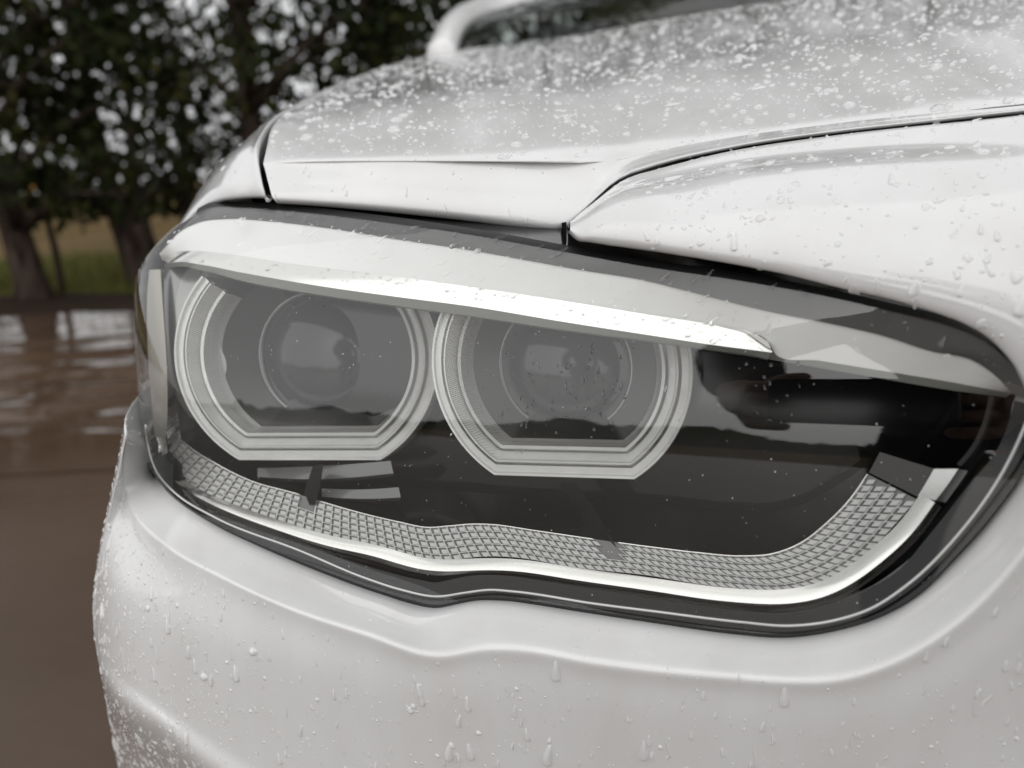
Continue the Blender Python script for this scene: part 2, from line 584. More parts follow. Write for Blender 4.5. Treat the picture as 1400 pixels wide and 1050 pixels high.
# diamond-cut reflector strip above the chrome
ME_T = [(1186, 648), (1159, 686), (1130, 715), (1095, 742), (1056, 757), (1014, 760), (950, 755), (900, 749), (811, 737), (729, 725), (671, 717), (645, 716.5), (614, 719),
        (586, 721), (543, 713), (500, 703), (431, 683), (409, 676), (340, 656), (294, 633), (251, 604), (232, 580), (222, 550)]
ME_B = CH_T[:22] + [(209, 585), (207, 560)]
NU = 92
A = proj(ME_T, 0.021, 600)
B = proj(ME_B, 0.0135, 600)
def strip_pt(u, v, lift=0.0):
    """u along 0..1, v across 0 (top) .. 1 (chrome)"""
    i = np.clip(np.asarray(u) * 599, 0, 599)
    ii = np.arange(600)
    a = np.stack([np.interp(i, ii, A[:, k]) for k in range(3)], -1)
    b = np.stack([np.interp(i, ii, B[:, k]) for k in range(3)], -1)
    p = a + (b - a) * np.asarray(v)[..., None]
    n_ = CAM - p
    n_ /= np.linalg.norm(n_, axis=-1, keepdims=True)
    return p + n_ * lift
mb = MB()
uu, vv = np.meshgrid(np.linspace(0, 1, 200), np.linspace(0, 1, 3), indexing='ij')
mb.grid(strip_pt(uu, vv))
sub(mb.build('reflector_strip', mat('strip_grey', (0.19, 0.187, 0.183), 0.4)))
cells = MB()
VR = 5
def quadp(us, vs, lift):
    us = np.clip(np.array(us), 0, 1)
    return strip_pt(us, np.array(vs), lift)
def notch(u, v):
    x, y = topx(strip_pt(np.array([u]), np.array([v])))[0]
    if 405 < x < 432 and y < 697:
        return True
    k = (y - 737) / 25
    return y < 762 and 809 + 22 * k < x < 843 + 9 * k
for i in range(-2, NU + 2):
    for j in range(VR):
        v0, v1 = j / VR, (j + 1) / VR
        skew = lambda v: 0.9 * (1 - v) * (0.4 + 0.6 * (1 - min(max(i / NU, 0), 1)))
        def UV(a, b):
            v = v0 + (v1 - v0) * b
            return (1 - (NU - i - a - 0.0 + 0) / NU) - skew(v) * 3.2 / NU * 0 + -(v - 0.5) * 3.6 / NU * max(0.0, 1 - i / NU * 1.05), v
        c = UV(0.5, 0.5)
        if not (0.003 < c[0] < 0.994) or notch(*c):
            continue
        def quad(a0, a1, b0, b1, lift, base=0.0):
            q = [UV(a0, b0), UV(a1, b0), UV(a1, b1), UV(a0, b1)]
            t = quadp([k[0] for k in q], [k[1] for k in q], lift)
            bq = quadp([k[0] for k in q], [k[1] for k in q], base)
            cells.add(np.concatenate([t, bq]), [[0, 1, 2, 3], [0, 4, 5, 1], [1, 5, 6, 2], [2, 6, 7, 3], [3, 7, 4, 0]])
        quad(0.0, 0.62, 0.36, 0.94, 0.0008 + 0.0005 * random.random())          # pad, leaves a dark hook at its top and side
        quad(0.86, 1.0, 0.0, 1.0, 0.0008)             # rib between cells
        quad(0.0, 0.86, 0.0, 0.12, 0.0008)
o = sub(cells.build('reflector_facets', GREYP, smooth=False))
o['kind'] = 'stuff'
tl = MB()
MT_L = [p for p in ME_T]
full = proj(ME_T, 0.0205, 600)
fx = topx(full)
seg = []
for k in range(600):
    x = fx[k, 0]
    if 811 < x < 843 or 409 < x < 431:
        if len(seg) > 2:
            tl.tube(np.array(seg), 0.00035, 5)
        seg = []
    else:
        seg.append(full[k])
tl.tube(np.array(seg), 0.00035, 5)
sub(tl.build('reflector_edge', CHROME))

# brow: satin upper band, bright lower light guide with its frosted under-edge
BT = [(1050, 467), (1027, 454), (993, 447), (893, 431), (764, 410), (650, 393), (536, 377), (410, 362), (307, 347), (262, 343), (238, 346), (222, 356)]
BB = [(1056, 482), (1033, 479), (993, 474), (893, 459), (770, 440), (650, 420), (536, 405), (450, 393), (327, 372), (270, 361), (242, 358), (224, 362)]
BU = [(1050, 491), (1033, 487), (993, 481), (901, 468), (770, 451), (650, 433), (536, 417), (450, 405), (327, 383), (275, 369), (246, 364), (226, 366)]
UB = [(1383, 538), (1304, 523), (1207, 507), (1120, 493), (1059, 483), (1050, 467)] + BT[1:]
br = MB()
UT2 = UT
br.grid(strip(UT2, UB, 0.0055, 0.011, 200, 5))
sub(br.build('brow_panel', BROW))
bs = MB()
bs.grid(strip(BT, BB, 0.0105, 0.006, 140, 5, 0.0004))
sub(bs.build('light_guide', CHROME))
bu = MB()
bu.grid(strip(BB, BU, 0.006, 0.010, 140, 3))
bu.grid(strip([(1383, 538), (1304, 523), (1207, 507), (1120, 493), (1056, 482)], [(1375, 543), (1304, 534), (1207, 518), (1120, 503), (1050, 491)], 0.011, 0.015, 60, 3))
bu.grid(strip(BU, [(x, y + 2) for x, y in BU], 0.010, 0.035, 100, 2))
sub(bu.build('brow_underside', UNDER))

# the two halo rings
def tring(Rr, fl_, top=(38, 38), na=40, nf=16):
    """flat-bottomed circle, open at the top; x right, y up"""
    c = math.acos(min(fl_, 0.999))
    a0 = np.linspace(R(90 + top[0]), R(270) - c, na)
    a1 = np.linspace(R(90 + top[1]), R(270) - c, na)
    L = np.stack([np.cos(a0), np.sin(a0)], -1) * Rr
    xs = np.linspace(-math.sin(c), math.sin(c), nf + 2)[1:-1] * Rr
    Fl = np.stack([xs, np.full(nf, -fl_ * Rr)], -1)
    Rt = np.stack([-np.cos(a1), np.sin(a1)], -1)[::-1] * Rr
    return np.concatenate([L, Fl, Rt])

def halo(cx, cy, Y, ri, ro, yaw, tilt, fi, fo, top, wide=1.0):
    c = at(cx, cy, Y)
    k = depth(c) / FPX
    u = np.array([math.cos(yaw), -math.sin(yaw), 0.0])
    wv = np.array([0, math.sin(tilt), math.cos(tilt)])
    back = np.cross(wv, u) * -1
    back = np.cross(u, wv)
    if back[1] < 0:
        back = -back
    span = ro - ri
    # (radius in picture units, depth in m)
    prof = [(ro, 0.020), (ro, 0.0008), (ro - 0.03 * span, -0.0002), (ro - 0.10 * span, -0.0002), (ro - 0.14 * span, 0.0012), (ro - 0.36 * span, 0.0002), (ro - 0.39 * span, 0.0045),
            (ro - 0.45 * span, 0.0045), (ro - 0.47 * span, -0.0008), (ro - 0.53 * span, -0.0012), (ro - 0.57 * span, 0.0006), (ro - 0.79 * span, 0.0042), (ro - 0.81 * span, 0.0078),
            (ro - 0.87 * span, 0.0078), (ro - 0.89 * span, 0.0030), (ri, 0.0034),
            (ri - 2, 0.009), (ri - 3, 0.010), (ri - 3, 0.0115), (ri - 9, 0.017), (ri - 11, 0.018)]
    rows, rib = [], []
    for rr, dz in prof:
        f = fi + (fo - fi) * min(max((rr - ri) / span, 0), 1)
        q = tring(rr * k, f, top)
        rows.append(c + q[:, :1] * wide * u + q[:, 1:] * wv + back * dz)
        ang = np.concatenate([np.arctan2(q[:, 1], q[:, 0])])
        rib.append(chord(q) / (0.0011))
    G = np.stack(rows)
    v = G.reshape(-1, 3)
    f_ = gridf(*G.shape[:2]).tolist()
    o = sub(obj('halo_ring', v, f_, RINGM))
    a = o.data.attributes.new('rib', 'FLOAT', 'POINT')
    a.data.foreach_set('value', (np.concatenate(rib) * 2 * math.pi).astype(np.float32))
    es = o.modifiers.new('edge', 'EDGE_SPLIT')
    es.split_angle = R(50)
    # bowl and projector behind the ring
    pm = MB()
    q = tring((ri - 9) * k, fi, (25, 25))
    rim = c + q[:, :1] * wide * u + q[:, 1:] * wv + back * 0.016
    ctr = c + back * 0.030
    t = np.linspace(0, 1, 6)[:, None, None]
    pm.grid(rim[None] * (1 - t) + ctr[None, None] * t + back * 0.006 * np.sin(t * math.pi))
    sub(pm.build('projector_bowl', DARKP))
    pl = MB()
    ph = np.linspace(0, 2 * math.pi, 49)
    rl = ri * 0.56 * k
    pr = []
    for a in np.linspace(0, 1, 14):
        rr, hh = rl * math.sin(a * math.pi / 2), 0.012 * math.cos(a * math.pi / 2)
        pr.append(ctr + (np.cos(ph) * rr)[:, None] * u + (np.sin(ph) * rr)[:, None] * wv - back * (hh + 0.004))
    for rr, hh in ((rl * 1.02, 0.003), (rl * 1.12, 0.004), (rl * 1.15, -0.002)):
        pr.append(ctr + (np.cos(ph) * rr)[:, None] * u + (np.sin(ph) * rr)[:, None] * wv - back * hh)
    pl.grid(np.stack(pr))
    sub(pl.build('projector_lens', PROJ))
    pk = MB()
    pk.grid(np.stack([ctr + (np.cos(ph) * rl * a)[:, None] * u + (np.sin(ph) * rl * a)[:, None] * wv - back * hh for a, hh in ((1.16, 0.002), (1.20, 0.006), (1.27, 0.0065), (1.30, 0.003), (1.42, 0.001))]))
    sub(pk.build('projector_bezel', mat('projector_bezel_metal', (0.16, 0.16, 0.16), 0.25, metal=0.9)))
    return c
LY2 = P(762, 500)[1]
LY1 = P(420, 490)[1]
halo(762, 501, LY2 + 0.022, 140, 181, R(13), R(13), 0.79, 0.845, (50, 66), 1.0)
halo(414, 486, LY1 + 0.032, 135, 171, R(9), R(13), 0.79, 0.845, (48, 52), 1.12)

# silver inner bezel at the outer corner, left of the rings
bz = MB()
zz = np.linspace(0, 1, 50)
sr = SZ(262, 470)[0]                                   # inner border beside the outer ring
sb_ = SARC[-1] - 0.16
prof = [(sr - 0.004, 0.046), (sr + 0.004, 0.030), (sr + 0.008, 0.024), (sr + 0.016, 0.022), (sr + 0.019, 0.026), (sr + 0.030, 0.022), (sr + 0.036, 0.016), (sr + 0.055, 0.014), (sr + 0.06, 0.018), (sb_, 0.018)]
cols_ = []
for a_, d_ in prof:
    za, zb = np.interp(a_, sL, zL) + 0.030, np.interp(a_, sU, zU) - 0.010
    z_ = za + (zb - za) * zz
    lean_ = (z_ - 0.70) * 0.10 + 0.9 * np.clip(0.70 - z_, 0, 1) ** 1.4
    dd_ = d_ + 0.010 * (1 - zz) ** 6
    cols_.append(np.stack([S(a1, b1, c1) for a1, b1, c1 in zip(a_ + lean_, z_, dd_)]))
BZ = np.stack(cols_)
bz.grid(patch(BZ.transpose(1, 0, 2), 60, 50))
sub(bz.build('inner_bezel', mat('silvered_bezel', (0.30, 0.297, 0.29), 0.25, metal=0.7)))
# black glossy floor from the reflector strip back under the rings
fb = MB()
MTf = [p for p in ME_T if p[0] > 240]
fb.grid(strip(MTf, [(1180, 640), (1130, 672), (1095, 690), (1056, 700), (1000, 700), (900, 690), (800, 684), (700, 678), (640, 672), (580, 668), (500, 660), (431, 652), (380, 645), (340, 635), (300, 620), (262, 596)],
              0.021, 0.044, 120, 3))
sub(fb.build('black_floor', BLACK))
# small dark straps and grey bars standing in for the outer ring's reflection
st = MB()
st.grid(strip([(428, 636), (420, 660), (409, 692)], [(442, 634), (438, 662), (430, 690)], 0.022, 0.018, 12, 3))
sub(st.build('strap', BLACK))
st = MB()
st.grid(strip([(763, 660), (790, 700), (811, 737), (833, 761)], [(785, 660), (815, 700), (836, 737), (852, 762)], 0.030, 0.0195, 16, 3))
sub(st.build('strap', BLACK))
for q0, q1, d0, d1 in (([(352, 640), (440, 637), (534, 630)], [(352, 652), (440, 655), (538, 647)], 0.030, 0.026),
                       ([(440, 668), (500, 669), (545, 666)], [(440, 679), (500, 682), (548, 680)], 0.027, 0.024)):
    k = MB()
    k.grid(strip(q0, q1, d0, d1, 20, 4))
    k.grid(strip(q1, [(x, y + 4) for x, y in q1], d1, d1 + 0.006, 20, 2))
    sub(k.build('ring_reflection_bar', mat('reflection_grey', (0.16, 0.16, 0.155), 0.15, coat=0.5)))
# rib and end cap at the inner tip
rb = MB()
rb.grid(strip([(1352, 541), (1344, 575), (1328, 610), (1308, 634)], [(1358, 543), (1350, 577), (1334, 613), (1313, 638)], 0.012, 0.010, 24, 2))
rb.grid(strip([(1358, 543), (1350, 577), (1334, 613), (1313, 638)], [(1362, 545), (1354, 579), (1338, 616), (1316, 641)], 0.010, 0.016, 24, 2))
sub(rb.build('rib', mat('graphite_plastic', (0.05, 0.049, 0.048), 0.25)))
ec = MB()
ec.grid(strip([(1188, 646), (1203, 618)], [(1254, 679), (1277, 641)], 0.0205, 0.014, 8, 4))
sub(ec.build('end_cap', mat('smoked_end_cap', (0.035, 0.030, 0.028), 0.2)))

# ------------------------------------------------------------------ body panels
BP = np.array([(0.9, 0.22), (0.6, 0.205), (0.42, 0.205), (0.30, 0.213), (0.2, 0.231), (0.15, 0.246), (0.1, 0.262), (0.05, 0.278), (0, 0.294), (-0.05, 0.310), (-0.1, 0.328), (-0.15, 0.350),
               (-0.19, 0.376), (-0.215, 0.402), (-0.234, 0.430), (-0.248, 0.46), (-0.258, 0.51), (-0.263, 0.60)])[::-1]
def onplan(px, py, dy=0.0):
    Y = 0.3
    for _ in range(40):
        p = at(px, py, Y)
        Y = 0.5 * Y + 0.5 * (np.interp(p[0], BP[:, 0], BP[:, 1]) + dy)
    return at(px, py, Y)
EDGE = [(192, 600), (203, 634), (228, 670), (285, 710), (345, 741), (440, 782), (520, 811), (594, 830), (645, 820), (690, 820), (800, 836), (900, 851), (1000, 865), (1080, 870),
        (1150, 859), (1212, 838), (1304, 767), (1362, 701), (1402, 641), (1430, 556), (1520, 530), (1750, 505)]
CREASE = [(176, 585), (168, 628), (178, 690), (228, 746), (300, 787), (400, 833), (500, 866), (600, 896), (660, 886), (714, 887), (814, 905), (900, 916), (1000, 925), (1086, 931),
          (1150, 928), (1220, 906), (1314, 847), (1371, 790), (1425, 720), (1490, 640), (1580, 600), (1800, 590)]
MID = [(133, 770), (137, 785), (160, 805), (215, 845), (290, 880), (390, 915), (490, 945), (590, 968), (650, 962), (714, 962), (814, 978), (900, 988), (1000, 996), (1086, 1001),
       (1160, 998), (1240, 978), (1345, 920), (1415, 865), (1480, 800), (1560, 740), (1660, 720), (1900, 720)]
KNE = [(129, 872), (133, 885), (155, 915), (215, 960), (290, 1010), (390, 1070), (490, 1105), (590, 1125), (650, 1130), (714, 1130), (814, 1140), (900, 1145), (1000, 1150), (1086, 1150),
       (1170, 1140), (1260, 1120), (1370, 1080), (1450, 1040), (1530, 990), (1630, 940), (1760, 930), (2000, 930)]
LOWR = [(139, 930), (143, 940), (165, 962), (218, 998), (288, 1058), (380, 1120), (490, 1160), (590, 1190), (650, 1200), (714, 1200), (814, 1205), (900, 1210), (1000, 1215), (1086, 1215),
        (1180, 1205), (1280, 1190), (1400, 1150), (1490, 1110), (1580, 1070), (1700, 1020), (1850, 1010), (2100, 1010)]
UNDR = [(150, 990), (154, 1000), (178, 1025), (228, 1070), (300, 1130), (390, 1190), (490, 1240), (590, 1270), (650, 1280), (714, 1280), (814, 1285), (900, 1290), (1000, 1290), (1086, 1290),
        (1180, 1280), (1290, 1260), (1420, 1220), (1520, 1180), (1620, 1140), (1750, 1090), (1900, 1080), (2150, 1080)]
def silh_plan(pts, dy):
    """plan curve whose outer flank is just tangent to the outermost sight line of a row"""
    want = min(ray(x, y)[0] / ray(x, y)[1] for x, y in pts)
    lo_, hi_ = -0.08, 0.12
    for _ in range(50):
        a = (lo_ + hi_) / 2
        X = BP[:, 0] - a * sstep(0.02, -0.22, BP[:, 0])
        if np.min(X / (BP[:, 1] + dy)) < want:
            hi_ = a
        else:
            lo_ = a
    return np.stack([BP[:, 0] - (hi_ + 0.0006) * sstep(0.02, -0.22, BP[:, 0]), BP[:, 1] + dy], -1)
BPD = curve(BP, 900)
def onplan_row(pts, dys):
    pl_ = silh_plan(pts, float(dys[0]))
    pl_ = curve(pl_, 1200)
    out = []
    T = np.linspace(0.14, 0.75, 2400)
    ox = pl_[np.concatenate([[True], np.diff(np.maximum.accumulate(pl_[:, 0])) > 1e-9])]
    for (x, y), dd in zip(pts, dys):
        d = ray(x, y)
        q = CAM + d[None] * (T / d[1])[:, None]
        f = q[:, 1] - (dd - dys[0]) - np.interp(q[:, 0], ox[:, 0], ox[:, 1], left=9)
        k = int(np.argmax(f > 0))
        if not f[k] > 0 or k == 0:
            k = int(np.argmax(np.where(q[:, 1] > 0.3, f, -99)))
        a = f[k - 1] / (f[k - 1] - f[k] + 1e-12)
        out.append(q[k - 1] * (1 - a) + q[k] * a)
    out = np.array(out)
    # round the corner and back along the flank
    z0, x0, y0 = out[0, 2], out[0, 0], out[0, 1]
    wy = y0 + np.array([0.45, 0.25, 0.14, 0.08, 0.045, 0.022, 0.008])
    iy = np.argsort(pl_[:, 1])
    wx = np.interp(np.minimum(wy, 0.6), pl_[iy, 1], pl_[iy, 0])
    wx = np.minimum(wx + (x0 - np.interp(y0, pl_[iy, 1], pl_[iy, 0])), -0.2)
    wr = np.stack([wx, wy, z0 + 0.02 * (wy - y0)], -1)
    return np.concatenate([wr, out, [out[-1] + np.array([0.85, 0.02, 0])]])
NB = 420
kB = np.mean([chord(q) for q in (EDGE, CREASE, MID, KNE)], axis=0)
uB = np.linspace(0, 1, NB) ** 1.15 * kB[-1]
dens = lambda q: hermite(np.array(q, float), uB, kB)
dfd = hermite(np.interp(np.arange(22), [0, 1, 3, 8, 21], [0.004, 0.004, 0.003, 0.0, -0.001])[:, None], uB, kB)[:, 0]
pE = dens(EDGE)
eE = []
for x, y in pE:
    eE.append(P(x, y, 0.004) if x < 1530 else onplan(x, y, 0.02))
eE = np.array(eE)
wy = np.array([0.40, 0.22, 0.12, 0.07, 0.04, 0.02, 0.007])
eE = np.concatenate([np.stack([np.interp(eE[0, 1] + wy - g(eE[0, 2]), PLAN[:, 1], PLAN[:, 0]), eE[0, 1] + wy, eE[0, 2] + 0.12 * wy], -1), eE, [eE[-1] + np.array([0.85, 0.02, 0])]])
eE[:7, 0] += eE[7, 0] - np.interp(eE[7, 1] - g(eE[7, 2]), PLAN[:, 1], PLAN[:, 0])
rF = onplan_row(dens(CREASE), dfd)
dmd = hermite(np.interp(np.arange(22), [0, 2, 4, 8, 21], [0.007, 0.006, 0.004, 0.001, 0.0])[:, None], uB, kB)[:, 0]
rM = onplan_row(dens(MID), dmd)
rK = onplan_row(dens(KNE), np.full(NB, 0.003))
rL = onplan_row(dens(LOWR), np.full(NB, 0.001))
rU = onplan_row(dens(UNDR), np.full(NB, 0.040))
rB = rU.copy(); rB[:, 2] = 0.30; rB[:, 1] += 0.03
rB2 = rU.copy(); rB2[:, 2] = 0.18; rB2[:, 1] += 0.12
rE = eE
rE0 = rE + np.array([0, 0.014, 0.004])
rE1 = rE * 0.72 + rF * 0.28 + np.array([0, 0.0010, -0.0002])
rF1 = rF * 0.90 + rM * 0.10 + np.array([0, 0.0004, 0])
SMR = np.array([rE0, rE, rE1, rF, rF1, rM, rK, rL, rU, rB, rB2])
kv = np.array([0, 0.014, 0.022, 0.045, 0.049, 0.085, 0.125, 0.145, 0.17, 0.36, 0.50])
va = np.concatenate([np.linspace(0, 0.014, 6)[:-1], np.linspace(0.014, 0.045, 36)])
vb = np.concatenate([np.linspace(0.045, 0.17, 110), np.linspace(0.17, 0.5, 30)[1:]])
vs = np.concatenate([va, vb[1:]])
BUMP = np.concatenate([hermite(SMR[:4], va, kv[:4]), hermite(SMR[3:], vb, kv[3:])[1:]]).transpose(1, 0, 2)
wsoft = sstep(330, 800, topx(BUMP[:, 40])[:, 0])[:, None, None]
for k_ in range(26):
    if k_ < 10:
        BUMP[1:-1, 8:-1] = (BUMP[1:-1, 8:-1] * 2 + BUMP[:-2, 8:-1] + BUMP[2:, 8:-1]) / 4
    sm_ = (BUMP[:, 8:-1] * 4 + BUMP[:, 7:-2] + BUMP[:, 9:]) / 6
    BUMP[:, 8:-1] += (sm_ - BUMP[:, 8:-1]) * (1.0 if k_ < 2 else wsoft)
bm_ = MB()
bm_.grid(BUMP, CAM)
bumper = part(bm_.build('bumper', PAINT))

# nose panel between lamp and bonnet
A0 = [(778, 317), (786, 326), (806, 330), (850, 336), (895, 342), (960, 352), (1060, 369), (1143, 388), (1243, 411), (1314, 434), (1357, 457), (1392, 491), (1435, 550), (1530, 528), (1760, 500)]
A2 = [(776.5, 315), (782, 306), (814, 278.5), (847, 252), (865, 243), (888, 236), (1000, 208), (1130, 188), (1250, 174), (1330, 166), (1400, 158), (1480, 149), (1580, 138), (1700, 128), (1900, 112)]
YA2 = np.interp(np.arange(15), [0, 1, 2, 3, 4, 5, 6, 8, 10, 12, 14], [0.396, 0.398, 0.405, 0.412, 0.413, 0.412, 0.402, 0.374, 0.345, 0.318, 0.29])
ra0 = np.array([P(x, y, 0.0) + (np.array([0, -0.004, 0]) if i > 0 else 0) if i < 13 else onplan(x, y, 0.016) for i, (x, y) in enumerate(A0)])
ra2 = np.array([at(x, y, Y) for (x, y), Y in zip(A2, YA2)])
ra0 = np.concatenate([ra0, [[0.65, 0.226, 0.735], [1.1, 0.24, 0.735]]])
ra2 = np.concatenate([ra2, [[0.65, 0.296, 0.823], [1.1, 0.31, 0.823]]])
amid = []
for f_, bl in ((0.30, 0.013), (0.62, 0.015), (0.85, 0.005)):
    m_ = ra0 * (1 - f_) + ra2 * f_
    sp = np.clip(np.linalg.norm(ra2 - ra0, axis=1) / 0.06, 0, 1)
    m_[:, 1] -= bl * sp * 1.1
    m_[:, 2] += bl * sp * 0.45
    amid.append(m_)
tap = np.clip(np.arange(17) / 3.0, 0, 1)[:, None]
ra0i = ra0 + np.array([0, 0.016, 0.006]) * tap + np.array([0, 0.006, 0]) * (1 - tap)
ra2i = ra2 + np.array([0, 0.003, -0.012]) * tap + np.array([0, 0.006, 0]) * (1 - tap)
ra0r = ra0 * 0.95 + amid[0] * 0.05 + np.array([0, -0.0012, 0])
ra2r = ra2 * 0.96 + amid[2] * 0.04 + np.array([0, -0.0006, 0.0006])
NOSE = patch([ra0i, ra0, ra0r] + amid + [ra2r, ra2, ra2i], 700, 80)
NOSE = smooth_t(NOSE, 120, 0)
np_ = MB()
np_.grid(NOSE, CAM)
part(np_.build('nose_panel', PAINT))

# bonnet
B0 = [(376, 276), (450, 281), (560, 291), (660, 302), (745, 314), (769, 317), (778, 308), (808, 279), (838, 251), (856, 240), (880, 231.5), (1000, 202), (1130, 182), (1250, 168), (1400, 152)]
YB0 = [0.438, 0.424, 0.406, 0.394, 0.388, 0.392, 0.397, 0.405, 0.412, 0.413, 0.412, 0.402, 0.388, 0.374, 0.347]
B1 = [(360, 224), (450, 221.5), (560, 221), (660, 221.5), (745, 222.5), (795, 223), (825, 221.5), (847, 219), (866, 214), (882, 210.5), (900, 207), (1005, 187), (1131, 170), (1250, 158), (1400, 143)]
YB1 = [0.462, 0.442, 0.424, 0.413, 0.412, 0.416, 0.420, 0.425, 0.429, 0.431, 0.430, 0.420, 0.406, 0.392, 0.365]
rb0 = np.array([at(x, y, Y) for (x, y), Y in zip(B0, YB0)])
rb1 = np.array([at(x, y, Y) for (x, y), Y in zip(B1, YB1)])
side = [(376, 276, 0.438), (360, 224, 0.462), (372, 173, 0.53), (420, 140, 0.66), (470, 115, 0.82), (520, 95, 1.05), (560, 83, 1.32), (598, 74.5, 1.63)]
side3 = np.array([at(*q) for q in side])
def zc(Y):
    Y = np.asarray(Y, float)
    v = hermite(side3[1:, 2][:, None], np.clip(Y, side3[1, 1], 1.63).reshape(-1), side3[1:, 1])[:, 0].reshape(Y.shape)
    return v + np.minimum(Y - side3[1, 1], 0) * 0.38
def sstep(a, b, x):
    t = np.clip((x - a) / (b - a), 0, 1)
    return t * t * (3 - 2 * t)
def zfield(X, Y):
    xm = abs(X - 0.65)
    cr = 0.030 * (1 - (xm / 0.82) ** 2)
    dome = 0.030 * sstep(0.55, 0.30, xm) * sstep(0.45, 0.9, Y) * (1 - 0.45 * sstep(1.0, 1.63, Y))
    return zc(Y) + cr + dome
extra = [(0.42, 0.325), (0.65, 0.315), (0.88, 0.325), (1.15, 0.36), (1.35, 0.43), (1.455, 0.46)]
hx0 = list(rb0) + [np.array([x, y - 0.014, rb0[-1, 2] + 0.004]) for x, y in extra]
hx1 = list(rb1) + [np.array([x, y, rb1[-1, 2] + 0.006]) for x, y in extra]
hx0, hx1 = np.array(hx0), np.array(hx1)
nrow = 16
hrows = [hx0 + np.array([0, 0.014, 0.003]), hx0 + np.array([0, 0.003, -0.0006]), hx0 * 0.94 + hx1 * 0.06 + np.array([0, -0.0008, 0]), hx0 * 0.5 + hx1 * 0.5 + np.array([0, -0.0015, 0]), hx0 * 0.12 + hx1 * 0.88]
Yk = [0.012, 0.03, 0.06, 0.10, 0.16, 0.24, 0.34, 0.47, 0.62, 0.80, 1.0, 1.19]
hrows.append(hx1)
for yk in Yk:
    rr = []
    for j in range(len(hx1)):
        X, Yb = hx1[j, 0], hx1[j, 1]
        Y = Yb + yk * (1.63 - Yb) / 1.19
        if j == 0:
            X = float(np.interp(Y, side3[1:, 1], side3[1:, 0]))
        elif j < 4:
            X = X + (np.interp(Y, side3[1:, 1], side3[1:, 0]) - hx1[0, 0]) * (1 - j / 4)
        z0 = zfield(X, Yb)
        z = zfield(X, Y) + (hx1[j, 2] - z0) * math.exp(-(Y - Yb) / 0.22)
        if j == 0:
            z = float(zc(Y))
        rr.append((X, Y, z))
    hrows.append(np.array(rr))
HA = patch(hrows[:6], 260, 40)
HA = smooth_t(HA, 30, 0)
HOOD = patch(hrows[5:], 260, 160, 1.5)
HOOD[:, 0] = HA[:, -1]
for _ in range(120):
    z = HOOD[..., 2]
    z[1:-1, 2:-1] = (2 * z[1:-1, 2:-1] + z[:-2, 2:-1] + z[2:, 2:-1]) / 4
    z[1:-1, 2:-1] = (2 * z[1:-1, 2:-1] + z[1:-1, 1:-2] + z[1:-1, 3:]) / 4
hm = MB()
hm.grid(HA, CAM)
hm.grid(HOOD, CAM + np.array([0, 0, 2]))
part(hm.build('bonnet', WETP))

# front wing left of the bonnet, round the corner
st_ = []
g_ = np.array([-0.0034, 0, 0])
def stat(p0, pts):
    st_.append([p0 + g_] + [np.array(q, float) for q in pts])
stat(at(375, 272, 0.440), [at(350, 271, 0.447), at(318, 273, 0.456), at(288, 281, 0.475), (-0.219, 0.520, 0.781), (-0.236, 0.60, 0.768), (-0.245, 0.70, 0.74)])
stat(at(361, 224, 0.462), [at(342, 224, 0.468), at(322, 225, 0.478), at(303, 229, 0.500), (-0.219, 0.560, 0.803), (-0.236, 0.64, 0.775), (-0.246, 0.73, 0.735)])
stat(at(372, 173, 0.53), [at(360, 176, 0.538), at(349, 181, 0.552), at(338, 190, 0.575), (-0.215, 0.62, 0.82), (-0.236, 0.69, 0.775), (-0.247, 0.76, 0.73)])
for k in range(3, 8):
    p = side3[k]
    st_.append([p + g_, p + np.array([-0.012, 0, -0.0015]), p + np.array([-0.024, 0.002, -0.006]), p + np.array([-0.040, 0.006, -0.020]),
                np.array([-0.218, p[1] + 0.02, p[2] - 0.06]), np.array([-0.240, p[1] + 0.03, p[2] - 0.13]), np.array([-0.247, p[1] + 0.03, 0.735])])
st_ = np.array(st_)
st_f = st_[0].copy(); st_f[:, 1] += 0.012; st_f[:, 2] += 0.002
st_ = np.concatenate([[st_f], st_])
edge = st_[:, :1] + np.array([0.001, 0, -0.014]) * np.array([0.02, 0.15, 0.7, 1, 1, 1, 1, 1, 1])[:, None, None]
FEND = patch(np.concatenate([edge, st_], 1), 90, 120)
fm = MB()
fm.grid(FEND, np.array([-3, 0, 3.0]))
wing = part(fm.build('wing', PAINT))
# dark cavity seen through the panel gaps
cv = MB()
lowb = np.concatenate([rb0[:6], ra0[:1]])
cv.grid(np.stack([lowb + np.array([0, 0.022, -0.030]), lowb + np.array([0, 0.012, 0.004])], 1))
r2 = ra2[:11]
cv.grid(np.stack([r2 + np.array([0, -0.004, -0.020]), r2 + np.array([0, 0.012, -0.014]), r2 + np.array([0, 0.020, -0.020])], 1))
cv.grid(np.stack([side3[:4] + np.array([-0.014, 0.010, -0.010]), side3[:4] + np.array([0.014, 0.012, -0.010])], 1))
part(cv.build('gap_liner', GAP))

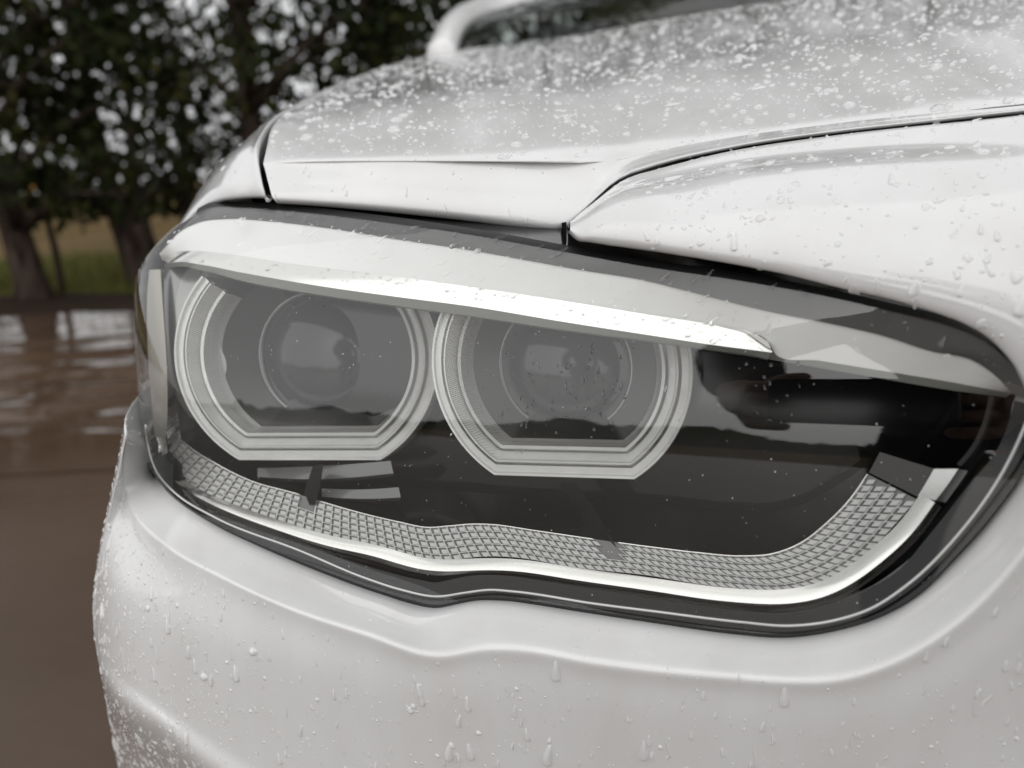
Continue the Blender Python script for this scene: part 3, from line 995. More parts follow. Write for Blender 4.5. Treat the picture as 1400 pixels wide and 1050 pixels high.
# cabin: pillars, windscreen, roof, dashboard
pil = np.array([at(*q) for q in [(603, 80, 1.60), (619, 40, 1.74), (639, 23, 1.86), (664, 13, 1.98), (707, 4, 2.12), (760, -4, 2.28), (830, -14, 2.42)]])
mir = lambda p: p * np.array([-1, 1, 1]) + np.array([1.3, 0, 0])
pm_ = curve(pil, 40)
for q in (pm_, mir(pm_)):
    k = MB()
    k.tube(q, 0.030, 10)
    part(k.build('windscreen_pillar', PAINT))
t = np.linspace(0, 1, 30)[None, :, None]
Gw = pm_[:, None] * (1 - t) + mir(pm_)[:, None] * t
Gw[..., 1] -= 0.22 * np.sin(np.pi * t)[..., 0] * 0.8
Gw[..., 2] += 0.035 * np.sin(np.pi * t)[..., 0]
k = MB()
k.grid(Gw, CAM)
part(k.build('windscreen', WINDM))
rt = Gw[-1]
rr = [rt, rt + np.array([0, 0.15, 0.02]), rt + np.array([0, 0.7, 0.03]), rt * 1.0 + np.array([0, 1.3, -0.03]), rt + np.array([0, 1.6, -0.12])]
k = MB()
k.grid(patch(rr, 40, 40))
part(k.build('roof', PAINT))
k = MB()
k.box((-0.1, 1.75, 0.86), (1.4, 2.1, 1.0))
part(k.build('dashboard', mat('dashboard_black', (0.02, 0.02, 0.02), 0.6)))
for x in (0.02, 0.72):
    k = MB()
    k.box((x, 2.55, 0.5), (x + 0.5, 2.7, 1.12)).box((x + 0.12, 2.60, 1.14), (x + 0.38, 2.68, 1.30)).box((x, 2.1, 0.45), (x + 0.5, 2.6, 0.62))
    part(k.build('seat', mat('seat_fabric', (0.025, 0.025, 0.027), 0.8)))
# body side and lower sill going back, wheel
sidey = np.array([0.735 + 0 * i for i in range(6)])
for sx in (0, 1):
    prof = np.array([(-0.247, 1.30, 0.735), (-0.25, 1.34, 0.55), (-0.235, 1.36, 0.25)])
    up_ = [np.array([(-0.235, y, 0.97 if y < 3.4 else 0.9), (-0.252, y, 0.74), (-0.25, y, 0.55), (-0.228, y, 0.24)]) for y in (1.42, 2.0, 2.8, 3.5, 4.1)]
    G = patch(up_, 24, 40)
    if sx:
        G = mir(G.reshape(-1, 3)).reshape(G.shape)
    k = MB()
    k.grid(G)
    part(k.build('door_panel', PAINT))
k = MB()
k.box((-0.2, 1.45, 0.22), (1.5, 4.1, 0.35)).box((-0.2, 4.0, 0.3), (1.5, 4.12, 0.95))
part(k.build('underbody', GAP))
def wheel(x, y, s):
    k = MB()
    ph = np.linspace(0, 2 * math.pi, 65)
    pr = [(0.20, -0.10), (0.30, -0.105), (0.318, -0.085), (0.322, 0), (0.318, 0.085), (0.30, 0.105), (0.20, 0.10)]
    G = np.stack([np.stack([np.full(65, x + b), y + a * np.cos(ph), 0.322 + a * np.sin(ph)], -1) for a, b in pr])
    k.grid(G)
    o = part(k.build('wheel', BLACKM))
    k = MB()
    k.grid(np.stack([np.stack([np.full(65, x + b), y + a * np.cos(ph), 0.322 + a * np.sin(ph)], -1) for a, b in [(0.205, -0.08 * s), (0.19, -0.06 * s), (0.19, 0.05 * s)]]))
    for i in range(5):
        an = i * 2 * math.pi / 5
        k.tube([(x - 0.07 * s, y + 0.03 * math.cos(an), 0.322 + 0.03 * math.sin(an)), (x - 0.075 * s, y + 0.195 * math.cos(an), 0.322 + 0.195 * math.sin(an))], [0.03, 0.022], 8)
    r_ = k.build('rim', SATIN)
    r_.parent = o
for x, s in ((-0.125, 1), (1.425, -1)):
    for y in (1.02, 3.6):
        wheel(x, y, s)

# ------------------------------------------------------------------ ground, field, trees
def big(name, x0, x1, y0, y1, z, m, nx=2, ny=2):
    X, Y = np.meshgrid(np.linspace(x0, x1, nx), np.linspace(y0, y1, ny), indexing='ij')
    G = np.stack([X, Y, np.full_like(X, z)], -1)
    k = MB()
    k.grid(G, np.array([0, 0, 99.0]))
    o = k.build(name, m)
    o['kind'] = 'structure'
    return o
def mud_nodes(n, p, ripples=True):
    v = coords(n)
    a = noise(n, v, 1.1, 5)
    c = ramp(n, a, [(0.35, (0.070, 0.043, 0.027)), (0.65, (0.095, 0.062, 0.042))])
    n.links.new(c, p.inputs['Base Color'])
    # open water towards the trees, thick silt close to the car
    sx = nd(n, 'SeparateXYZ')
    n.links.new(v, sx.inputs[0])
    nz = noise(n, coords(n, (0.5, 1, 1)), 0.9, 3)
    ad = nd(n, 'Math', operation='MULTIPLY_ADD')
    ad.inputs[1].default_value = 2.4
    n.links.new(nz, ad.inputs[0])
    n.links.new(sx.outputs['Y'], ad.inputs[2])
    mr = nd(n, 'MapRange')
    mr.inputs['From Min'].default_value = 2.9
    mr.inputs['From Max'].default_value = 3.9
    n.links.new(ad.outputs[0], mr.inputs['Value'])
    r = ramp(n, mr.outputs[0], [(0.0, (0.38,) * 3), (1.0, (0.05,) * 3)])
    n.links.new(r, p.inputs['Roughness'])
    if not ripples:
        return
    wv = noise(n, coords(n, (0.22, 1.5, 1)), 3.2, 3)
    mu = nd(n, 'Math', operation='MULTIPLY')
    n.links.new(wv, mu.inputs[0])
    n.links.new(mr.outputs[0], mu.inputs[1])
    q = bump(n, p, mu.outputs[0], 1.0, 0.02)
    w2 = noise(n, coords(n, (0.8, 1.5, 1)), 26, 2)
    bump(n, p, w2, 0.3, 0.003, q)
MUD = mat('wet_mud_water', (0.08, 0.055, 0.04), 0.1, spec=0.42, build=mud_nodes)
def grass_nodes(n, p):
    a = noise(n, coords(n), 0.8, 6)
    c = ramp(n, a, [(0.35, (0.075, 0.085, 0.022)), (0.55, (0.115, 0.112, 0.032)), (0.7, (0.14, 0.112, 0.040))])
    n.links.new(c, p.inputs['Base Color'])
GRASS = mat('verge_grass', (0.05, 0.06, 0.015), 0.9, spec=0.1, build=grass_nodes)
def field_nodes(n, p):
    a = noise(n, coords(n, (1, 0.15, 1)), 0.6, 5)
    c = ramp(n, a, [(0.35, (0.070, 0.047, 0.018)), (0.7, (0.115, 0.078, 0.032))])
    n.links.new(c, p.inputs['Base Color'])
FIELD = mat('dry_field', (0.2, 0.12, 0.05), 0.95, spec=0.05, build=field_nodes)
SOIL = mat('dark_soil', (0.030, 0.020, 0.014), 0.9, spec=0.1)
big('terrain', -1500, 1500, -1500, 1500, -0.012, FIELD)
big('road', -60, 60, -16, 6.6, -0.004, MUD)
# rutted wet ground towards the trees: low ridges under a film of water
nx_, ny_ = 240, 420
wx_ = np.linspace(-9, 4, nx_)
wy_ = 2.35 + (6.75 - 2.35) * np.linspace(0, 1, ny_)
WX, WY = np.meshgrid(wx_, wy_, indexing='ij')
wz = np.zeros_like(WX)
for _ in range(26):
    lam = rng.uniform(0.16, 0.75)
    th = rng.normal(0, 0.16)
    kx, ky = math.sin(th) * 2 * math.pi / lam, math.cos(th) * 2 * math.pi / lam
    wz += 0.017 * lam * np.sin(kx * WX + ky * WY + rng.uniform(0, 6.28) + 0.8 * np.sin(WX * rng.uniform(0.4, 1.6) + rng.uniform(0, 6)))
wz *= sstep(2.35, 3.1, WY + 0.35 * np.sin(WX * 1.7) + 0.2 * np.sin(WX * 4.1)) * sstep(-9, -8.5, WX) * sstep(4, 3.5, WX) * (0.55 + 0.45 * np.sin(WX * 0.9 + WY * 1.3))
k = MB(); k.grid(np.stack([WX, WY, 0.001 + wz + 0.014 * sstep(2.35, 3.8, WY)], -1), np.array([0, 0, 99.0]))
tag(k.build('puddle', mat('standing_water', (0.095, 0.064, 0.045), 0.06, spec=0.42, build=lambda n, p: mud_nodes(n, p, False))), kind='structure')
# low muddy bank, then a grass verge
xs = np.linspace(-40, 40, 300)
bk = []
for y, z in ((6.1, -0.01), (6.35, 0.05), (6.8, 0.10), (7.3, 0.07), (7.8, -0.008)):
    bk.append(np.stack([xs, y + 0.12 * np.sin(xs * 1.3) + 0.1 * np.sin(xs * 3.1 + 1), z * (1 + 0.35 * np.sin(xs * 2.3)) + 0 * xs], -1))
k = MB(); k.grid(patch(bk, 300, 14))
tag(k.build('soil_bank', SOIL), kind='structure')
big('verge', -60, 60, 7.2, 16, 0.004, GRASS)
# dry slope rising beyond the trees
hx_ = np.linspace(-220, 220, 160)
hr = []
for yy, f in ((30, -0.02), (60, 0.55), (100, 1.0), (150, 1.05), (260, 0.0)):
    hr.append(np.stack([hx_, yy + 0 * hx_, f * (4.2 + 1.1 * np.sin(hx_ * 0.05 + 1.2) + 0.6 * np.sin(hx_ * 0.13)) - 0.02], -1))
k = MB(); k.grid(patch(hr, 160, 30), np.array([0, 0, 99.0]))
tag(k.build('hill', FIELD), kind='structure')
# grass blades on the verge
n = 26000
bx = rng.uniform(-9, 7, n); by = 7.1 + 8 * rng.random(n) ** 1.4
h = rng.uniform(0.06, 0.22, n) * np.where(rng.random(n) < 0.1, 1.8, 1); a = rng.uniform(0, 6.28, n)
dx, dy = np.cos(a) * 0.008, np.sin(a) * 0.008
lx, ly = rng.normal(0, 0.05, n), rng.normal(0, 0.05, n)
v = np.stack([np.stack([bx - dx, by - dy, 0 * h], -1), np.stack([bx + dx, by + dy, 0 * h], -1), np.stack([bx + lx, by + ly, h], -1)], 1).reshape(-1, 3)
o = obj('grass', v, np.arange(3 * n).reshape(-1, 3).tolist(), mat('grass_blade', (0.120, 0.120, 0.034), 0.8, spec=0.1), smooth=False)
tag(o, 'green grass of the verge under the trees', kind='stuff')

def bark_nodes(n, p):
    a = noise(n, coords(n, (1, 1, 0.25)), 14, 6)
    c = ramp(n, a, [(0.35, (0.020, 0.014, 0.011)), (0.7, (0.085, 0.062, 0.050))])
    n.links.new(c, p.inputs['Base Color'])
    bump(n, p, a, 0.8, 0.03)
BARK = mat('bark', (0.06, 0.045, 0.035), 0.9, spec=0.1, build=bark_nodes)
def leaf_mat(name, c0, c1):
    def f(n, p):
        g_ = nd(n, 'NewGeometry')
        c = ramp(n, g_.outputs['Random Per Island'], [(0.0, c0), (1.0, c1)])
        n.links.new(c, p.inputs['Base Color'])
    return mat(name, c0, 0.7, spec=0.08, build=f)
LEAFS = [leaf_mat('leaf_dark', (0.007, 0.010, 0.003), (0.022, 0.028, 0.008)), leaf_mat('leaf_olive', (0.009, 0.011, 0.003), (0.040, 0.040, 0.011)),
         leaf_mat('leaf_deep', (0.006, 0.010, 0.004), (0.018, 0.026, 0.009))]
def tree(x, y, H, Rc, z0, lean, tr, nleaf, lm_, label, seed):
    rg = np.random.default_rng(seed)
    root = empty('tree', (x, y, 0))
    tag(root, label, 'tree', 'trees beyond the wet road')
    k = MB()
    zs = np.linspace(-0.05, H * 0.8, 9)
    pts = np.stack([lean * zs / H + 0.05 * np.sin(zs * 1.7 + seed), 0.05 * np.cos(zs * 1.3 + seed), zs], -1)
    rad = tr * (1 - 0.75 * np.linspace(0, 1, 9)) * np.where(zs < 0.1, 1.35, 1)
    k.tube(pts, rad, 12)
    tips = []
    for i in range(14):
        b = pts[2 + i % 6] if i > 2 else pts[2]
        az, el = rg.uniform(0, 6.28), rg.uniform(-0.1, 0.9)
        L = Rc * rg.uniform(0.5, 0.95)
        e = b + L * np.array([math.cos(az) * math.cos(el), math.sin(az) * math.cos(el), math.sin(el)])
        mid = (b + e) / 2 + np.array([0, 0, 0.12 * L])
        k.tube(curve([b, mid, e], 6), np.linspace(tr * 0.35, 0.012, 6), 6)
        tips += [e, mid]
    o = k.build('trunk', BARK)
    o.parent = root
    # crown: leaves in many clumps, some low hanging
    nc = int(100 * max(1, H / 4))
    cz = z0 + (H - z0) * rg.random(nc) ** 0.85
    prof = np.sin(np.clip((cz - z0) / (H - z0), 0.0, 1) * math.pi * 0.80 + 0.50)
    rr = Rc * np.sqrt(rg.random(nc)) * np.clip(prof, 0.3, 1)
    az = rg.uniform(0, 6.28, nc)
    C = np.stack([rr * np.cos(az) + lean * cz / H, rr * np.sin(az), cz], -1)
    C[:len(tips)] = np.array(tips)[:nc]
    sz = rg.uniform(0.22, 0.5, nc) * Rc / 2.0
    ci = rg.integers(0, nc, nleaf)
    d = rg.normal(0, 1, (nleaf, 3))
    d /= np.linalg.norm(d, axis=1)[:, None]
    p = C[ci] + d * (sz[ci] * rg.random(nleaf) ** 0.5)[:, None] * np.array([1.15, 1.15, 0.75])
    p[:, 2] = np.maximum(p[:, 2], z0 - 0.15 + 0.3 * rg.random(nleaf))
    L = rg.uniform(0.035, 0.085, nleaf)
    t = rg.normal(0, 1, (nleaf, 3)); t[:, 2] -= 0.6
    t /= np.linalg.norm(t, axis=1)[:, None]
    s_ = np.cross(t, rg.normal(0, 1, (nleaf, 3)))
    s_ /= np.linalg.norm(s_, axis=1)[:, None]
    q = np.stack([p - t * L[:, None], p + s_ * (L * 0.6)[:, None], p + t * L[:, None], p - s_ * (L * 0.6)[:, None]], 1).reshape(-1, 3)
    o = obj('crown', q, np.arange(4 * nleaf).reshape(-1, 4).tolist(), lm_, root, smooth=False)
    o.location = (0, 0, 0)
    return root
def gx(px, Y):                       # ground x under a picture column
    return at(px, 420, Y)[0]
TL = [
 (gx(42, 6.9), 6.9, 3.5, 1.9, 0.78, -0.15, 0.145, 3000, 0, 'dark trunked tree at the left edge, its reflection in the wet road', 1),
 (gx(196, 7.6), 7.6, 3.6, 2.0, 0.82, -0.25, 0.13, 3000, 1, 'lighter brown trunked tree standing just left of the headlight', 2),
 (gx(-190, 7.5), 7.5, 3.5, 1.9, 0.75, 0.1, 0.14, 3300, 2, 'tree just outside the left edge whose branches reach in', 3),
 (gx(370, 8.0), 8.0, 8.5, 2.5, 0.9, 0.0, 0.14, 8000, 0, 'tree rising behind the left shoulder of the bonnet', 4),
 (gx(540, 8.6), 8.6, 9.5, 2.7, 0.9, 0.1, 0.14, 8500, 1, 'tree rising left of the windscreen pillar', 5),
 (gx(760, 8.6), 8.6, 9.5, 2.7, 0.9, 0.1, 0.14, 13000, 2, 'tree seen through the left part of the windscreen', 6),
 (gx(1000, 9.0), 9.0, 9.5, 2.8, 0.9, 0.0, 0.15, 13000, 0, 'tree seen through the middle of the windscreen', 7),
 (gx(1260, 9.0), 9.0, 9.5, 2.8, 0.9, 0.0, 0.15, 13000, 1, 'tree behind the car at the top right corner', 8),
]
for q in TL:
    q = list(q); q[8] = LEAFS[q[8]]
    tree(*q)
for i, (px, Y) in enumerate([(-60, 12.5), (215, 13.5), (280, 12.5), (460, 13), (640, 13.5), (860, 13.5), (1120, 14)]):
    tree(gx(px, Y), Y, 4.3 + 0.3 * (i % 3), 2.4, 1.1, 0.1, 0.14, 1700, LEAFS[i % 3],
         ['tree of the back row at the left edge, behind the dark trunk', 'tree of the back row between the two visible trunks', 'tree of the back row right of the brown trunk', 'tree of the back row over the bonnet shoulder',
          'tree of the back row behind the windscreen pillar', 'tree of the back row behind the windscreen', 'tree of the back row furthest right'][i], 20 + i)

k = MB()
pb = at(84, 392, 7.3)
k.tube([(pb[0], 7.3, -0.05), (pb[0] + 0.01, 7.3, 0.5), (pb[0] - 0.03, 7.3, 0.98)], [0.032, 0.030, 0.026], 10)
tag(k.build('wooden_post', BARK), 'thin dark post between the two tree trunks on the verge', 'post')
# far cottage
hx = gx(52, 90)
cot = empty('cottage', (hx, 90, 3.6))
tag(cot, 'small far cottage with orange wall and red roof behind the dark trunk', 'house')
k = MB(); k.box((-2.0, -2, 0), (1.2, 2, 2.6)); o = k.build('wall', mat('orange_render', (0.55, 0.27, 0.05), 0.8), cot, smooth=False)
k = MB(); k.add([(-2.3, -2.4, 2.55), (1.5, -2.4, 2.55), (1.5, 2.4, 2.55), (-2.3, 2.4, 2.55), (-2.3, 0, 4.0), (1.5, 0, 4.0)], [[0, 1, 5, 4], [2, 3, 4, 5], [0, 4, 3], [1, 2, 5], [0, 3, 2, 1]])
k.build('roof', mat('red_tiles', (0.40, 0.06, 0.04), 0.8), cot, smooth=False)
k = MB(); k.box((-0.9, -2.05, 1.0), (-0.1, -1.99, 2.0)); k.build('window', mat('dark_pane', (0.02, 0.02, 0.025), 0.1), cot, smooth=False)

# what stands behind the photographer, seen mirrored in the lamp
wh = empty('warehouse', (9, -46, 0))
tag(wh, 'long low warehouse with a red band, mirrored small in the headlight', 'warehouse')
k = MB(); k.box((-14, -6, 0), (14, 6, 3.0)); k.build('wall', mat('grey_cladding', (0.16, 0.15, 0.15), 0.7), wh, smooth=False)
k = MB(); k.box((-14.05, -6.05, 1.5), (14.05, 6.05, 2.5)); k.build('band', mat('red_band', (0.28, 0.04, 0.03), 0.6), wh, smooth=False)
k = MB(); k.add([(-14.3, -6.4, 3.0), (14.3, -6.4, 3.0), (14.3, 6.4, 3.0), (-14.3, 6.4, 3.0), (-14.3, 0, 4.4), (14.3, 0, 4.4)], [[0, 1, 5, 4], [2, 3, 4, 5], [0, 4, 3], [1, 2, 5], [0, 3, 2, 1]])
k.build('roof', mat('dark_roof', (0.04, 0.04, 0.045), 0.6), wh, smooth=False)
k = MB()
hxs = np.linspace(-160, 160, 500)
hh = 3.2 + 1.2 * np.sin(hxs * 0.11) + 0.7 * np.sin(hxs * 0.37 + 1) + rng.normal(0, 0.3, 500)
k.grid(np.stack([np.stack([hxs, -62 + 0 * hxs, 0 * hxs - 0.1], -1), np.stack([hxs, -62.5 + 0 * hxs, hh * 0.6], -1), np.stack([hxs, -65 + 0 * hxs, hh], -1), np.stack([hxs, -70 + 0 * hxs, 0 * hxs - 0.1], -1)], 0))
tag(k.build('far_wood', mat('far_foliage', (0.025, 0.032, 0.014), 0.9, spec=0.1)), 'dark line of far woodland on the horizon behind the photographer', kind='stuff')
# ------------------------------------------------------------------ the photographer, seen only as a reflection in the lamp
def skin(name, joints, bones, m, parent=None, root=0, sub_=2):
    names = list(joints)
    me = bpy.data.meshes.new(name)
    me.from_pydata([joints[k][0] for k in names], [(names.index(a), names.index(b)) for a, b in bones], [])
    o = bpy.data.objects.new(name, me)
    COL.objects.link(o)
    o.modifiers.new('skin', 'SKIN')
    for i, k in enumerate(names):
        r_ = joints[k][1]
        sv = me.skin_vertices[0].data[i]
        sv.radius = (r_, r_) if np.isscalar(r_) else r_
        sv.use_root = i == root
    ss = o.modifiers.new('smooth', 'SUBSURF')
    ss.levels = ss.render_levels = sub_
    me.materials.append(m)
    if parent:
        o.parent = parent
    return o
SKINM = mat('skin', (0.22, 0.13, 0.09), 0.5)
JACK = mat('dark_jacket', (0.010, 0.010, 0.011), 0.8, spec=0.15)
JEAN = mat('dark_trousers', (0.015, 0.016, 0.020), 0.85, spec=0.1)
body_j, body_b = {}, []
def jn(k, p, r_, link=None):
    body_j[k] = (tuple(p), r_)
    if link:
        body_b.append((link, k))
jn('pelvis', (0.05, -0.86, 0.93), 0.13)
jn('waist', (0.05, -0.78, 1.06), 0.12, 'pelvis')
jn('chest', (0.05, -0.62, 1.22), 0.14, 'waist')
jn('neck', (0.05, -0.50, 1.34), 0.055, 'chest')
jn('skull', (0.05, -0.43, 1.42), 0.075, 'neck')
jn('brow', (0.05, -0.40, 1.50), 0.078, 'skull')
jn('crown', (0.05, -0.41, 1.555), 0.05, 'brow')
jack_j, jack_b, trou_j, trou_b = {}, [], {}, []
def jj(d, bl, k, p, r_, link=None):
    d[k] = (tuple(p), r_)
    if link:
        bl.append((link, k))
jj(jack_j, jack_b, 'hem', (0.05, -0.87, 0.88), 0.155)
jj(jack_j, jack_b, 'waist', (0.05, -0.78, 1.06), 0.15, 'hem')
jj(jack_j, jack_b, 'chest', (0.05, -0.62, 1.22), 0.17, 'waist')
jj(jack_j, jack_b, 'collar', (0.05, -0.52, 1.315), 0.075, 'chest')
jj(trou_j, trou_b, 'pelvis', (0.05, -0.86, 0.92), 0.15)
for sgn in (-1, 1):
    s_ = 'l' if sgn < 0 else 'r'
    sh_, el, wr_ = (0.05 + 0.20 * sgn, -0.58, 1.25), (0.05 + 0.27 * sgn, -0.36, 1.00), (0.045 + 0.125 * sgn, -0.095, 0.775)
    jn('shoulder' + s_, sh_, 0.06, 'chest')
    jn('elbow' + s_, el, 0.045, 'shoulder' + s_)
    jn('wrist' + s_, wr_, 0.028, 'elbow' + s_)
    palm = (0.045 + 0.098 * sgn, -0.045, 0.778)
    jn('palm' + s_, palm, (0.032, 0.018), 'wrist' + s_)
    for q in range(4):
        zf = 0.820 - 0.022 * q
        bse = (0.045 + 0.092 * sgn, -0.036, zf - 0.024)
        k1 = (0.045 + 0.090 * sgn, -0.026, zf - 0.024)
        k2 = (0.045 + (0.072 - 0.002 * q) * sgn, -0.0245, zf - 0.026)
        ln = (0.050, 0.047, 0.050, 0.058)[q]
        k3 = (0.045 + ln * sgn, -0.0235, zf - 0.027)
        jn(f'a{q}{s_}', bse, 0.0095, 'palm' + s_)
        jn(f'b{q}{s_}', k1, 0.009, f'a{q}{s_}')
        jn(f'c{q}{s_}', k2, 0.008, f'b{q}{s_}')
        jn(f'd{q}{s_}', k3, 0.0065, f'c{q}{s_}')
    jn('thumb1' + s_, (0.045 + 0.085 * sgn, -0.050, 0.800), 0.012, 'palm' + s_)
    jn('thumb2' + s_, (0.045 + 0.066 * sgn, -0.034, 0.812), 0.010, 'thumb1' + s_)
    jn('thumb3' + s_, (0.045 + 0.045 * sgn, -0.028, 0.815), 0.008, 'thumb2' + s_)
    hip, kn, an_, toe = (0.05 + 0.10 * sgn, -0.86, 0.88), (0.05 + 0.15 * sgn, -0.72, 0.48), (0.05 + 0.17 * sgn, -0.86, 0.09), (0.05 + 0.19 * sgn, -0.68, 0.035)
    jn('hip' + s_, hip, 0.085, 'pelvis'); jn('knee' + s_, kn, 0.055, 'hip' + s_); jn('ankle' + s_, an_, 0.04, 'knee' + s_)
    jj(jack_j, jack_b, 'shoulder' + s_, sh_, 0.085, 'chest')
    jj(jack_j, jack_b, 'elbow' + s_, el, 0.062, 'shoulder' + s_)
    jj(jack_j, jack_b, 'cuff' + s_, tuple(np.array(el) * 0.1 + np.array(wr_) * 0.9), 0.042, 'elbow' + s_)
    jj(trou_j, trou_b, 'hip' + s_, hip, 0.11, 'pelvis'); jj(trou_j, trou_b, 'knee' + s_, kn, 0.078, 'hip' + s_); jj(trou_j, trou_b, 'ankle' + s_, an_, 0.06, 'knee' + s_)
person = skin('person', body_j, body_b, SKINM)
tag(person, 'person in dark jacket bending down with a phone in both hands, mirrored in the headlight', 'person')
skin('jacket', jack_j, jack_b, JACK, person)
skin('trousers', trou_j, trou_b, JEAN, person)
for sgn in (-1, 1):
    x = 0.05 + 0.17 * sgn
    skin('shoe', {'heel': ((x, -0.90, 0.045), 0.045), 'mid': ((x + 0.01 * sgn, -0.79, 0.045), 0.045), 'toe': ((x + 0.02 * sgn, -0.68, 0.035), 0.035)}, [('heel', 'mid'), ('mid', 'toe')], BLACKM, person)
def ball(name, c, r3, m, parent, tilt=0.0):
    k = MB()
    th, ph = np.meshgrid(np.linspace(0, math.pi, 14), np.linspace(0, 2 * math.pi, 21), indexing='ij')
    q = np.stack([np.sin(th) * np.cos(ph) * r3[0], np.sin(th) * np.sin(ph) * r3[1], np.cos(th) * r3[2]], -1)
    ct, st2 = math.cos(tilt), math.sin(tilt)
    q = np.stack([q[..., 0], q[..., 1] * ct - q[..., 2] * st2, q[..., 1] * st2 + q[..., 2] * ct], -1) + np.array(c)
    k.grid(q)
    return k.build(name, m, parent)
ball('hair', (0.05, -0.445, 1.515), (0.088, 0.09, 0.095), mat('dark_hair', (0.012, 0.010, 0.009), 0.6), person, 0.3)
ball('nose', (0.05, -0.318, 1.455), (0.013, 0.02, 0.022), SKINM, person, 0.5)
ball('mouth', (0.05, -0.338, 1.415), (0.024, 0.010, 0.006), mat('lips', (0.35, 0.13, 0.11), 0.5), person)
for sgn in (-1, 1):
    ball('eye', (0.05 + 0.030 * sgn, -0.330, 1.478), (0.012, 0.010, 0.008), mat('eye_dark', (0.03, 0.02, 0.015), 0.1), person)
    ball('ear', (0.05 + 0.080 * sgn, -0.42, 1.465), (0.010, 0.020, 0.032), SKINM, person)
# the phone, its camera just behind the point the picture is taken from
ph_ = MB()
def rbox(lo, hi, rad, y0, y1, n=8):
    pts = []
    for cx, cz, a0 in ((hi[0] - rad, hi[1] - rad, 0), (lo[0] + rad, hi[1] - rad, 90), (lo[0] + rad, lo[1] + rad, 180), (hi[0] - rad, lo[1] + rad, 270)):
        for a in np.linspace(a0, a0 + 90, n):
            pts.append((cx + rad * math.cos(R(a)), cz + rad * math.sin(R(a))))
    pts = np.array(pts)
    c = pts.mean(0)
    k = len(pts)
    ring = [np.stack([(pts[:, 0] - c[0]) * f + c[0], np.full(k, y), (pts[:, 1] - c[1]) * f + c[1]], -1) for f, y in ((0.985, y0), (1, y0 + (y1 - y0) * 0.25), (1, y0 + (y1 - y0) * 0.75), (0.985, y1))]
    f_ = [[i * k + j, i * k + (j + 1) % k, (i + 1) * k + (j + 1) % k, (i + 1) * k + j] for i in range(3) for j in range(k)] + [list(range(k))[::-1], [3 * k + j for j in range(k)]]
    return np.concatenate(ring), f_
ph_.add(*rbox((-0.025, 0.733), (0.117, 0.803), 0.010, -0.016, -0.0075))
phone = ph_.build('phone', mat('black_phone_glass', (0.006, 0.006, 0.007), 0.08), smooth=False)
tag(phone, 'black phone held sideways in both hands, mirrored as a dark rectangle in the headlight', 'phone')
k = MB(); k.add(*rbox((-0.018, 0.770), (0.018, 0.799), 0.006, -0.0075, -0.0058)); k.build('camera_island', BLACK, phone, smooth=False)
#@@END

# ------------------------------------------------------------------ rain on the car
NPH, RHO = 16, np.array([1.0, 0.93, 0.75, 0.45])
def drop_template(kind, seed):
    """unit drop: x across, y up the panel, z off the panel"""
    rg = np.random.default_rng(seed)
    ph = np.linspace(0, 2 * math.pi, NPH, endpoint=False)
    c, s_ = np.cos(ph), np.sin(ph)
    if kind == 'tear':                       # fat foot, thin tail up the panel
        L = rg.uniform(1.3, 2.4)
        x = c * (0.5 - 0.22 * np.clip(s_, 0, 1) ** 0.8 * rg.uniform(0.6, 1.2)) + 0.10 * rg.normal() * np.clip(s_, 0, 1)
        y = np.where(s_ > 0, s_ * L, s_ * 0.55)
        x = x * (1 + 0.07 * rg.normal(size=NPH))
    elif kind == 'run':
        L = rg.uniform(3, 7)
        x = c * 0.5 * (1 - 0.55 * np.clip(s_, 0, 1)) + 0.25 * np.clip(s_, 0, 1) ** 2 * rg.normal()
        y = np.where(s_ > 0, s_ * L, s_ * 0.6)
    else:                                    # bead or merged puddle of odd outline
        a = rg.normal(0, 1, 4) * np.array([0.14, 0.12, 0.07, 0.05]) * (1.9 if kind == 'puddle' else 0.8)
        q = rg.uniform(0, 6.28, 4)
        r_ = 1 + sum(a[i] * np.cos((i + 2) * ph + q[i]) for i in range(4))
        x, y = 0.5 * r_ * c, 0.5 * r_ * s_ * rg.uniform(0.8, 1.5)
    H = {'tear': 0.38, 'run': 0.24, 'bead': 0.33, 'puddle': 0.16}[kind]
    v = []
    for k in RHO:
        h = H * (1 - k * k) ** 0.62
        drop_ = 0.25 * (1 - k) if kind in ('tear', 'run') else 0
        v.append(np.stack([x * k, y * k - 0.20 * (1 - k) * (kind == 'tear'), np.full(NPH, h - 0.02)], -1))
    v = np.concatenate(v + [np.array([[0, -0.20 * (kind == 'tear'), H - 0.02]])])
    return v
nq = len(RHO)
DT = []
for i in range(nq - 1):
    for j in range(NPH):
        a, b, c_, d = i * NPH + j, i * NPH + (j + 1) % NPH, (i + 1) * NPH + (j + 1) % NPH, (i + 1) * NPH + j
        DT += [(a, b, c_), (a, c_, d)]
for j in range(NPH):
    DT.append(((nq - 1) * NPH + j, (nq - 1) * NPH + (j + 1) % NPH, nq * NPH))
DT = np.array(DT)
TPL = {k: [drop_template(k, 100 * i + n_) for n_ in range(10)] for i, k in enumerate(('tear', 'run', 'bead', 'puddle'))}

